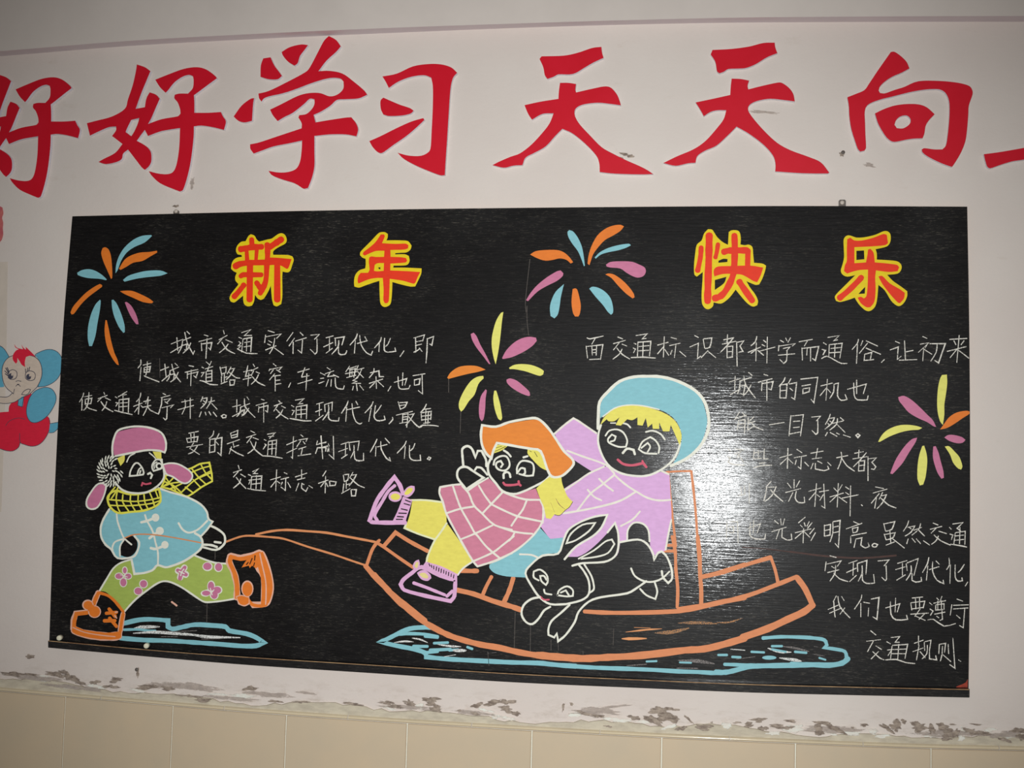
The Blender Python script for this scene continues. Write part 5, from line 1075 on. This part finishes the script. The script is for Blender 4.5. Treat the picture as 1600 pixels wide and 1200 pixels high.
for i, (x, y, rx, ry, ro) in enumerate(CHD): patch('scraped_patch', blob(x, y, rx * 1.35, ry * 1.45, ro, 300 + i, 26, 0.45), 0.0098 if y > interp(TRIM_A, x) - 22 else 0.004, chipd_m, wall)

for i, (x, y, rx, ry, ro) in enumerate(((300, 1073, 70, 8, .08), (420, 1085, 50, 7, .07), (250, 1071, 40, 8, .05), (360, 1091, 60, 5, .08), (480, 1083, 25, 3, .1), (60, 1060, 60, 7, .08), (930, 1112, 60, 8, .05), (960, 1104, 45, 2.5, -.1), (640, 1106, 60, 6, .05), (1300, 1140, 80, 8, .03), (1480, 1146, 80, 9, .03), (1570, 1148, 40, 8, 0), (740, 1114, 60, 5, .1), (118, 1074, 60, 6, .1))):
    patch('grey_smear', blob(x, y, rx, ry, ro, 600 + i, 26, .3), 0.0078 if y > interp(TRIM_A, x) - 20 else 0.0025, smear_m, wall)
# ---------------------------------------------------------------- red slogan characters
def parse(txt):
    return [tuple(float(c) for c in t.split(',')) for t in txt.split()]
RED = {}
fr = (0, 0, 1); cur = None
for ln in RED_TXT.strip().splitlines():
    if ln[0] == '=': cur = ln[1:]; RED[cur] = []
    elif ln[0] == '@': fr = tuple(float(t) for t in ln[1:].split())
    elif ln[0] == 'P':
        RED[cur].append([[(fr[0] + x / fr[2], fr[1] + y / fr[2]) for x, y in parse(lp)] for lp in ln[2:].split('/')])
def cutout(name, loops_px, thick, parent, face, side):
    loops = [[P(x, y, thick) for x, y in smooth_pts([Vector(p) for p in lp], True, 4, 48)] for lp in loops_px]
    flat = [p for lp in loops for p in lp]
    tri = tessellate_polygon([[Vector((p.x, p.z, 0)) for p in lp] for lp in loops])
    n = len(flat); v = [tuple(p) for p in flat] + [(p.x, -0.0005, p.z) for p in flat]
    f = [tuple(t) for t in tri]; mi = [0] * len(f); base = 0
    for lp in loops:
        m_ = len(lp)
        for i in range(m_):
            j = (i + 1) % m_
            f.append((base + i, base + j, n + base + j, n + base + i)); mi.append(1)
        base += m_
    return mesh_obj(name, v, f, [face, side], mi, parent)
h1 = [[[( (x * 4 - 970) * 0.91 / 4 + 97 / 4, ((y - 60) * 4 - 180) * 0.97 / 4 + 243 / 4 + 60) for x, y in lp] for lp in s] for s in RED['hao']]
SL = [('hao0', h1, 'red cutout character hao cropped by the photo edge, first of the wall slogan'),
 ('hao', RED['hao'], 'red cutout character hao, whole, second of the wall slogan'),
 ('xue', RED['xue'], 'red cutout character xue with three dots on top, third of the wall slogan'),
 ('xi', RED['xi'], 'red cutout character xi, an open hook round two dots, fourth of the slogan'),
 ('t1', RED['tian1'], 'red cutout character tian over the middle of the blackboard, left one of two alike'),
 ('t2', RED['tian2'], 'red cutout character tian over the right half of the blackboard, right one of two alike'),
 ('xiang', RED['xiang'], 'red cutout character xiang with a holed inner box, above the board right corner'),
 ('shang', RED['shang'], 'red cutout character of which only the left end of its base shows at right')]
for k, strokes, lab in SL:
    allp = [p for s in strokes for p in s[0]]
    cx = sum(p[0] for p in allp) / len(allp); cy = max(p[1] for p in allp)
    t = empty('slogan_character', P(cx, cy, 0), None, lab, 'character', 'red slogan characters')
    for s in strokes: cutout('stroke', s, 0.0105, t, redfoil_m, foam_m)

# ---------------------------------------------------------------- the blackboard
DBRD = 0.020
board = empty('blackboard', P(800, 1066, 0), None, 'long black-painted wooden board with a painted and chalked New Year display', 'blackboard')
ys = [i / 24 for i in range(25)]; NXB = 48
v = []; f = []
for j in range(25):
    for i in range(NXB + 1):
        s = i / NXB; t = j / 24
        yl = 338 + (1001 - 338) * t; yr = 323 + (1077 - 323) * t
        xl = interp(LEFT, yl); xr = interp(RIGHT, yr); x = xl + (xr - xl) * s
        y = interp(TOP, x) * (1 - t) + interp(LED_T, x) * t
        v.append(P(x, y, DBRD))
for j in range(24):
    for i in range(NXB):
        a = j * (NXB + 1) + i; f.append((a, a + NXB + 1, a + NXB + 2, a + 1))
rim = [i for i in range(NXB + 1)] + [j * (NXB + 1) + NXB for j in range(1, 25)] + [24 * (NXB + 1) + i for i in range(NXB - 1, -1, -1)] + [j * (NXB + 1) for j in range(23, 0, -1)]
nb = len(v)
for i in rim: v.append(Vector((v[i].x, -0.0015, v[i].z)))
mi = [0] * len(f)
for k in range(len(rim)):
    a, b = rim[k], rim[(k + 1) % len(rim)]
    f.append((a, b, nb + (k + 1) % len(rim), nb + k)); mi.append(1)
panel = mesh_obj('board_panel', v, f, [black, woodm], mi, board)
def rail(name, hi, lo, x0, x1, d0, d1, mat, parent, n=40):
    """a bar: top back edge on the panel, front face between the hi and lo lines"""
    v = []; f = []; mi = []
    for i in range(n + 1):
        x = x0 + (x1 - x0) * i / n; yh = interp(hi, x); yl = interp(lo, x)
        fh = P(x, yh, d1); flw = P(x, yl, d1)
        v += [(fh.x, -d0, fh.z + 0.001), tuple(fh), (fh.x, -d1 - 0.0012, fh.z - 0.0015), (flw.x, -d1 - 0.0012, flw.z + .0015), tuple(flw), (flw.x, -d0, flw.z)]
    for i in range(n):
        for k in range(5):
            a = i * 6 + k; f.append((a, a + 6, a + 7, a + 1)); mi.append(1 if k == 1 else 0)
    f += [tuple(range(6)), tuple(range(n * 6, n * 6 + 6))]; mi += [0, 0]
    return mesh_obj(name, v, f, [mat, woodm] if True else mat, mi, parent)
rail('chalk_ledge', LED_T, LED_B, 75.5, 1514, 0.0015, 0.045, ledge_m, board)
# red primer showing in the lower right corner
def flat(name, cmds, parent, dep0, label=None):
    pass
WEAR = [[(1513, 1061), (1510, 1066), (1505, 1069), (1499, 1071), (1495, 1073), (1494, 1075.5), (1512.5, 1076.5)]]
primer = paint('red_primer', (150, 58, 40), 0.7, 0.3)
for w in WEAR:
    pts = [P(x - 0.8, y, DBRD + 0.0002) for x, y in w]
    mesh_obj('primer_patch', [tuple(p) for p in pts], [tuple(t) for t in tessellate_polygon([[Vector((p.x, p.z, 0)) for p in pts]])], primer, None, board)

# DSL: fills, ribbons, ellipses in photo pixels laid on the board
class Layer:
    def __init__(s): s.v = []; s.f = []; s.m = []; s.mats = []
    def mi(s, name):
        m = MATS[name]
        if m not in s.mats: s.mats.append(m)
        return s.mats.index(m)
def add_fill(L, loops, c, dep, sm_=True):
    lp = [[P(x, y, dep) for x, y in (smooth_pts([Vector(p) for p in l], True, 3) if sm_ else l)] for l in loops]
    b = len(L.v); flatp = [p for l in lp for p in l]
    tri = tessellate_polygon([[Vector((p.x, p.z, 0)) for p in l] for l in lp])
    L.v += [tuple(p) for p in flatp]; k = L.mi(c)
    for t in tri:
        a, bb, cc = (flatp[q] for q in t)
        ar = (bb.x - a.x) * (cc.z - a.z) - (bb.z - a.z) * (cc.x - a.x)
        t = tuple(b + q for q in t)
        L.f.append(t if ar > 0 else t[::-1]); L.m.append(k)
RN = random.Random(11); EPS = 0.000012
def add_line(L, pts, w, c, dep, closed=False, taper=0.0, seg=3, jit=0.10):
    pts = [Vector(p) for p in pts]
    pts = [p for i, p in enumerate(pts) if i == 0 or (p - pts[i - 1]).length > 0.3]
    if closed and len(pts) > 2 and (pts[0] - pts[-1]).length < 0.3: pts.pop()
    if len(pts) < 2: return
    q = [Vector(p) for p in smooth_pts(pts, closed, seg, 62)]
    n = len(q); k = L.mi(c); b = len(L.v); out = []
    wj = [w * (1 + RN.uniform(-jit, jit)) for _ in range(n)]
    for i in range(n):
        if closed: d0 = q[i] - q[i - 1]; d1 = q[(i + 1) % n] - q[i]
        else: d0 = (q[i] - q[i - 1]) if i else (q[1] - q[0]); d1 = (q[i + 1] - q[i]) if i < n - 1 else d0
        if d0.length < 1e-6: d0 = d1
        if d1.length < 1e-6: d1 = d0
        d0 = d0.normalized(); d1 = d1.normalized(); t = d0 + d1
        t = t.normalized() if t.length > 0.25 else d1
        nn = Vector((-t.y, t.x)); cs = max(0.55, nn.dot(Vector((-d0.y, d0.x))))
        hw = wj[i] / 2 / cs
        if taper and not closed:
            e = min(i, n - 1 - i) / max(1, (n - 1) / 2); hw *= (1 - taper) + taper * min(1, e * 1.6)
        out.append((q[i] + nn * hw, q[i] - nn * hw))
    for a_, b_ in out: L.v += [tuple(P(a_.x, a_.y, dep)), tuple(P(b_.x, b_.y, dep))]
    for i in range(n if closed else n - 1):
        j = (i + 1) % n
        L.f.append((b + 2 * i, b + 2 * i + 1, b + 2 * j + 1, b + 2 * j)); L.m.append(k)
    if not closed:   # rounded brush ends
        for e in (0, n - 1):
            c0 = q[e]; d = (q[0] - q[1]) if e == 0 else (q[-1] - q[-2])
            if d.length < 1e-6: continue
            d = d.normalized(); hw = wj[e] / 2 * (1 - taper * 0.9); s = Vector((-d.y, d.x))
            bb = len(L.v); ring = [c0 + s * hw * math.cos(a) + d * hw * 0.8 * math.sin(a) for a in (0, .79, 1.57, 2.36, 3.14159)]
            L.v += [tuple(P(r_.x, r_.y, dep)) for r_ in ring]; L.f.append(tuple(range(bb, bb + 5))); L.m.append(k)
def fix_normals(o):
    me = o.data
    for p in me.polygons:
        if p.normal.y > 0: p.flip()
    me.update()
def run(txt, root, dep0, step=0.00003, keep=False):
    fr = (0, 0, 1); group = None; sub = None; L = None; lev = 0; last = None; pend = []
    def flush():
        nonlocal L
        if L is not None and L.v:
            par, nm, lab = pend[-1]
            o = mesh_obj(nm, L.v, L.f, L.mats, L.m, par); fix_normals(o)
            if lab: o['label'] = lab
            L = None; return o
        L = None; return None
    state = {'n': 0, 'g': None, 'gl': None, 'gobj': None}
    def close_group_base():
        """turn what was drawn straight in the group into the group's own mesh, or an Empty"""
        nonlocal L
        if state['gobj'] is None and state['g'] is not None:
            if L is not None and L.v:
                o = mesh_obj(state['g'], L.v, L.f, L.mats, L.m, root); fix_normals(o)
            else:
                o = empty(state['g'], state.get('at', tuple(P(800, 700, dep0))), root)
            if state['gl']: o['label'] = state['gl']
            state['gobj'] = o; L = None
    for ln in txt.strip().splitlines():
        if not ln.strip(): continue
        if ln.startswith('##'):
            if state['gobj'] is None: close_group_base()
            else: flush()
            nm, _, lab = ln[2:].partition('|'); pend.append((state['gobj'], nm.strip(), lab.strip())); L = Layer(); last = None
        elif ln[0] == '#':
            if state['g'] is not None:
                if state['gobj'] is None: close_group_base()
                else: flush()
            nm, _, lab = ln[1:].partition('|'); state.update(g=nm.strip(), gl=lab.strip(), gobj=None)
            if not keep: state['n'] = 0; lev = 0; L = Layer(); last = None
        elif ln[0] == '@':
            fr = tuple(float(t) for t in ln[1:].split()); state['at'] = tuple(P(fr[0] + 400 / fr[2], fr[1] + 600 / fr[2], dep0))
        else:
            T = lambda pts: [(fr[0] + x / fr[2], fr[1] + y / fr[2]) for x, y in pts]
            if L is None: L = Layer()
            cmd = ln[0]; rest = ln[2:].split()
            if cmd == 'T': c = 'chalk'
            else: c = rest[0]
            if c != last: lev += 1; last = c
            lev += 0; dep = dep0 + lev * step + state['n'] * EPS
            if cmd == 'F':
                body = ln[2:].split(None, 1)[1]
                state['n'] += 1; add_fill(L, [T(parse(b)) for b in body.split('/')], c, dep + EPS)
            elif cmd in 'LO':
                w = float(rest[1]); body = ln[2:].split(None, 2)[2]
                for s in body.split(';'):
                    state['n'] += 1; dep += EPS
                    add_line(L, T(parse(s)), w, c, dep, cmd == 'O', 0.7 if c in ('streak', 'grey', 'ochre', 'ochredim') else 0.0)
            elif cmd == 'E':
                body = ln[2:].split(None, 1)[1]
                for s in body.split(';'):
                    (cx, cy), (rx, ry) = parse(s); state['n'] += 1; dep += EPS
                    add_fill(L, [T([(cx + rx * math.cos(a * math.pi / 9), cy + ry * math.sin(a * math.pi / 9)) for a in range(18)])], c, dep, False)
            elif cmd == 'Z':   # bristly pompom: radiating dashes
                (cx, cy), (rx, ry) = parse(' '.join(rest[1:]))
                rr = random.Random(3)
                for ring, cnt in ((0.28, 6), (0.52, 13), (0.74, 19), (0.95, 27)):
                    for i in range(cnt):
                        a = 2 * math.pi * (i + rr.uniform(-.25, .25)) / cnt
                        r0 = ring - 0.09; r1 = ring + (0.12 if ring < .9 else 0.16)
                        if a > 5.3 and ring > 0.6: continue
                        p0 = (cx + rx * r0 * math.cos(a), cy + ry * r0 * math.sin(a)); p1 = (cx + rx * r1 * math.cos(a + .18), cy + ry * r1 * math.sin(a + .18))
                        dep += EPS * .5
                        add_line(L, T([p0, ((p0[0] + p1[0]) / 2, (p0[1] + p1[1]) / 2), p1]), 2.2, c, dep, False, 0.6)
            elif cmd == 'T':
                # one handwritten character, a sub-part of its line
                if state['gobj'] is None:
                    o = empty(state['g'], tuple(P(fr[0] + parse(ln[2:].split(';')[0])[0][0] / fr[2], fr[1] + parse(ln[2:].split(';')[0])[0][1] / fr[2], dep0)), root); state['gobj'] = o
                ch = Layer()
                for s in ln[2:].split(';'):
                    dep += EPS; add_line(ch, T(parse(s)), 1.75, 'chalk', dep, False, 0.25, 2, 0.22)
                o = mesh_obj('chalk_character', ch.v, ch.f, ch.mats, ch.m, state['gobj']); fix_normals(o); L = None; continue
            if cmd == 'O' and c == 'chalk' and state['g'] == 'chalk_text_line' and state['gobj'] is not None:
                o = mesh_obj('chalk_full_stop', L.v, L.f, L.mats, L.m, state['gobj']); fix_normals(o); L = None
    if state['gobj'] is None: close_group_base()
    else: flush()
    return lev
D0 = DBRD + 0.0003
run(PAINT1, board, D0)
run(PAINT4, board, D0)
run(PAINT2, board, D0 + 0.0010)
run(PAINT3, board, D0 + 0.0004, keep=True)
run(TEXT, board, D0 + 0.0001, 0.0)
EL = None
# ---------------------------------------------------------------- things beside and on the board
el = empty('elephant_picture', P(60, 705, 0), None, 'flat coloured picture of a cartoon elephant in red overalls, left of the blackboard', 'wall picture')
def run_el(txt):
    fr = (0, 0, 1); L = None; nm = None; lev = 0; last = None
    def fl():
        if L is not None and L.v:
            o = mesh_obj(nm, L.v, L.f, L.mats, L.m, el); fix_normals(o)
    for ln in txt.strip().splitlines():
        if not ln.strip(): continue
        if ln.startswith('##'): fl(); nm = ln[2:].strip(); L = Layer(); last = None; continue
        if ln[0] == '@': fr = tuple(float(t) for t in ln[1:].split()); continue
        c = ln[2:].split()[0]
        if c != last: lev += 1; last = c
        lev += .2; dep = 0.0012 + lev * 0.00006
        T = lambda pts: [(fr[0] + x / fr[2], fr[1] + y / fr[2]) for x, y in pts]
        if ln[0] == 'F': add_fill(L, [T(parse(ln[2:].split(None, 1)[1]))], c, dep)
        elif ln[0] in 'LO':
            w = float(ln[2:].split()[1])
            for s in ln[2:].split(None, 2)[2].split(';'): add_line(L, T(parse(s)), w, c, dep, ln[0] == 'O')
        elif ln[0] == 'E':
            (cx, cy), (rx, ry) = parse(ln[2:].split(None, 1)[1])
            add_fill(L, [T([(cx + rx * math.cos(a * math.pi / 9), cy + ry * math.sin(a * math.pi / 9)) for a in range(18)])], c, dep, False)
    fl()
run_el(ELEPH)
pk = simple('faded_red_paper', (196, 112, 104), 0.8, rgb2=(176, 80, 96), scale=30)
sc = [(3, 324), (4.5, 333), (2.5, 340), (4.2, 348), (3.6, 356), (4.2, 364), (3.4, 370), (0, 377), (-20, 392), (-45, 380), (-58, 350), (-45, 322), (-20, 312)]
o = cutout('paper_flower', [sc], 0.003, None, pk, pk); tag(o, 'faded red scalloped paper cutout just entering the photo at its left edge', 'decoration')
tp = simple('yellowed_tape', (200, 193, 182), 0.6, scale=20, bmp=0.05)
tape = [(-60, 411), (12, 409), (11, 480), (10, 560), (6, 690), (2, 800), (-70, 800)]
o = patch('paper_strip', tape, 0.0003, tp, None, True); tag(o, 'faint yellowed paper strip on the wall at the left edge, behind the elephant', 'paper strip')
# chalk stubs resting on the ledge
def lathe(name, prof, loc, axis, mat, parent=None, n=14):
    ax = Vector(axis).normalized(); u = ax.orthogonal().normalized(); w = ax.cross(u); v = []; f = []
    for r, h in prof:
        for i in range(n):
            a = 2 * math.pi * i / n; v.append(Vector(loc) + ax * h + u * r * math.cos(a) + w * r * math.sin(a))
    for k in range(len(prof) - 1):
        for i in range(n): f.append((k * n + i, k * n + (i + 1) % n, (k + 1) * n + (i + 1) % n, (k + 1) * n + i))
    f += [tuple(range(n))[::-1], tuple(range((len(prof) - 1) * n, len(prof) * n))]
    return mesh_obj(name, [tuple(p) for p in v], f, mat, None, parent, smooth=True)
for (x, y, lab) in ((92.5, 999, 'white chalk stub at the left end of the ledge, below the orange shoe'), (228.5, 1010.5, 'white chalk stub on the ledge below the small blue puddle')):
    p = P(x, y, 0.036); zt = P(x, interp(LED_T, x), 0.045).z + 0.0012
    r_ = 0.0072
    o = lathe('chalk_stub', [(r_ * .7, -0.013), (r_, -0.0115), (r_ * .97, 0.006), (r_ * .75, 0.008)], (p.x, -0.034, zt + r_), (0.25, -1, 0), stubm)
    tag(o, lab, 'chalk', 'chalk stubs on the ledge')
# hanger clips at the upper edge
def clip(px, py, w, h, lab):
    t = empty('hanger_clip', P(px, py + h / 2, 0), board); t['label'] = lab
    a = P(px - w / 2, py - h / 2, 0.006); b = P(px + w / 2, py + h / 2 + 3, 0.006)
    z0, z1 = b.z, a.z
    base = Vector(t['org'])
    v = []
    for y in (-0.0016, -0.006):
        for (x, z) in ((a.x, z0), (b.x, z0), (b.x, z1 - .003), (b.x - .003, z1), (a.x + .003, z1), (a.x, z1 - .003)): v.append((x, y, z))
    f = [(6, 7, 8, 9, 10, 11)] + [(i, (i + 1) % 6, 6 + (i + 1) % 6, 6 + i) for i in range(6)]
    mesh_obj('plate', v, f, ironm, None, t)
    c = P(px, py - 1, 0.006)
    lathe('screw', [(0.0055, 0), (0.0055, .001), (.0042, .0025), (.002, .003)], (c.x, c.y, c.z), (0, -1, 0), screwm, t)
_e = empty
def empty2(name, loc, parent): return _e(name, loc, parent)
def clip_safe(*a):
    global empty
    empty = lambda n, l, p: _e(n, l, p)
    clip(*a); empty = _e
clip_safe(1316, 317.5, 11, 11, 'small iron plate with a bright screw')
clip_safe(275, 331, 8, 5, 'stub of a small iron plate')
# nail heads and holes in the wall
for (x, y, lab) in ((1316.5, 239.5, 'dark nail in a chipped hole between the second tian and xiang characters'), (215, 1046, 'dark nail stuck in the plaster under the board, above the tiles')):
    p = P(x, y, 0.0)
    n_ = lathe('nail', [(0.0022, 0), (0.0022, .006), (.005, .0065), (.0048, .008), (.002, .0088)], (p.x, 0, p.z), (0.1, -1, 0.1), ironm)
    tag(n_, lab, 'nail')
for i, (x, y, rx, ry) in enumerate(((1315, 241, 4.5, 3.2), (275, 322, 4, 2.4), (982, 243, 9, 2.6), (974, 240, 5, 2), (970, 247, 4, 1.5), (215, 1049, 1.6, 6))):
    patch('scraped_patch', blob(x, y, rx * 1.4, ry * 1.4, 0.1, 70 + i, 20, .5), 0.0012, chipd_m, wall)
for i, (x, y, rx, ry, m_) in enumerate(((1358, 258, 12, 3, 0), (300, 285, 4, 9, 0), (1190, 175, 24, 3, 0), (1200, 206, 0, 0, 0))):
    if rx: patch('plaster_stain', blob(x, y, rx * 1.4, ry * 1.4, 0.1, 170 + i, 20, .5), 0.0006, smear_m, wall)
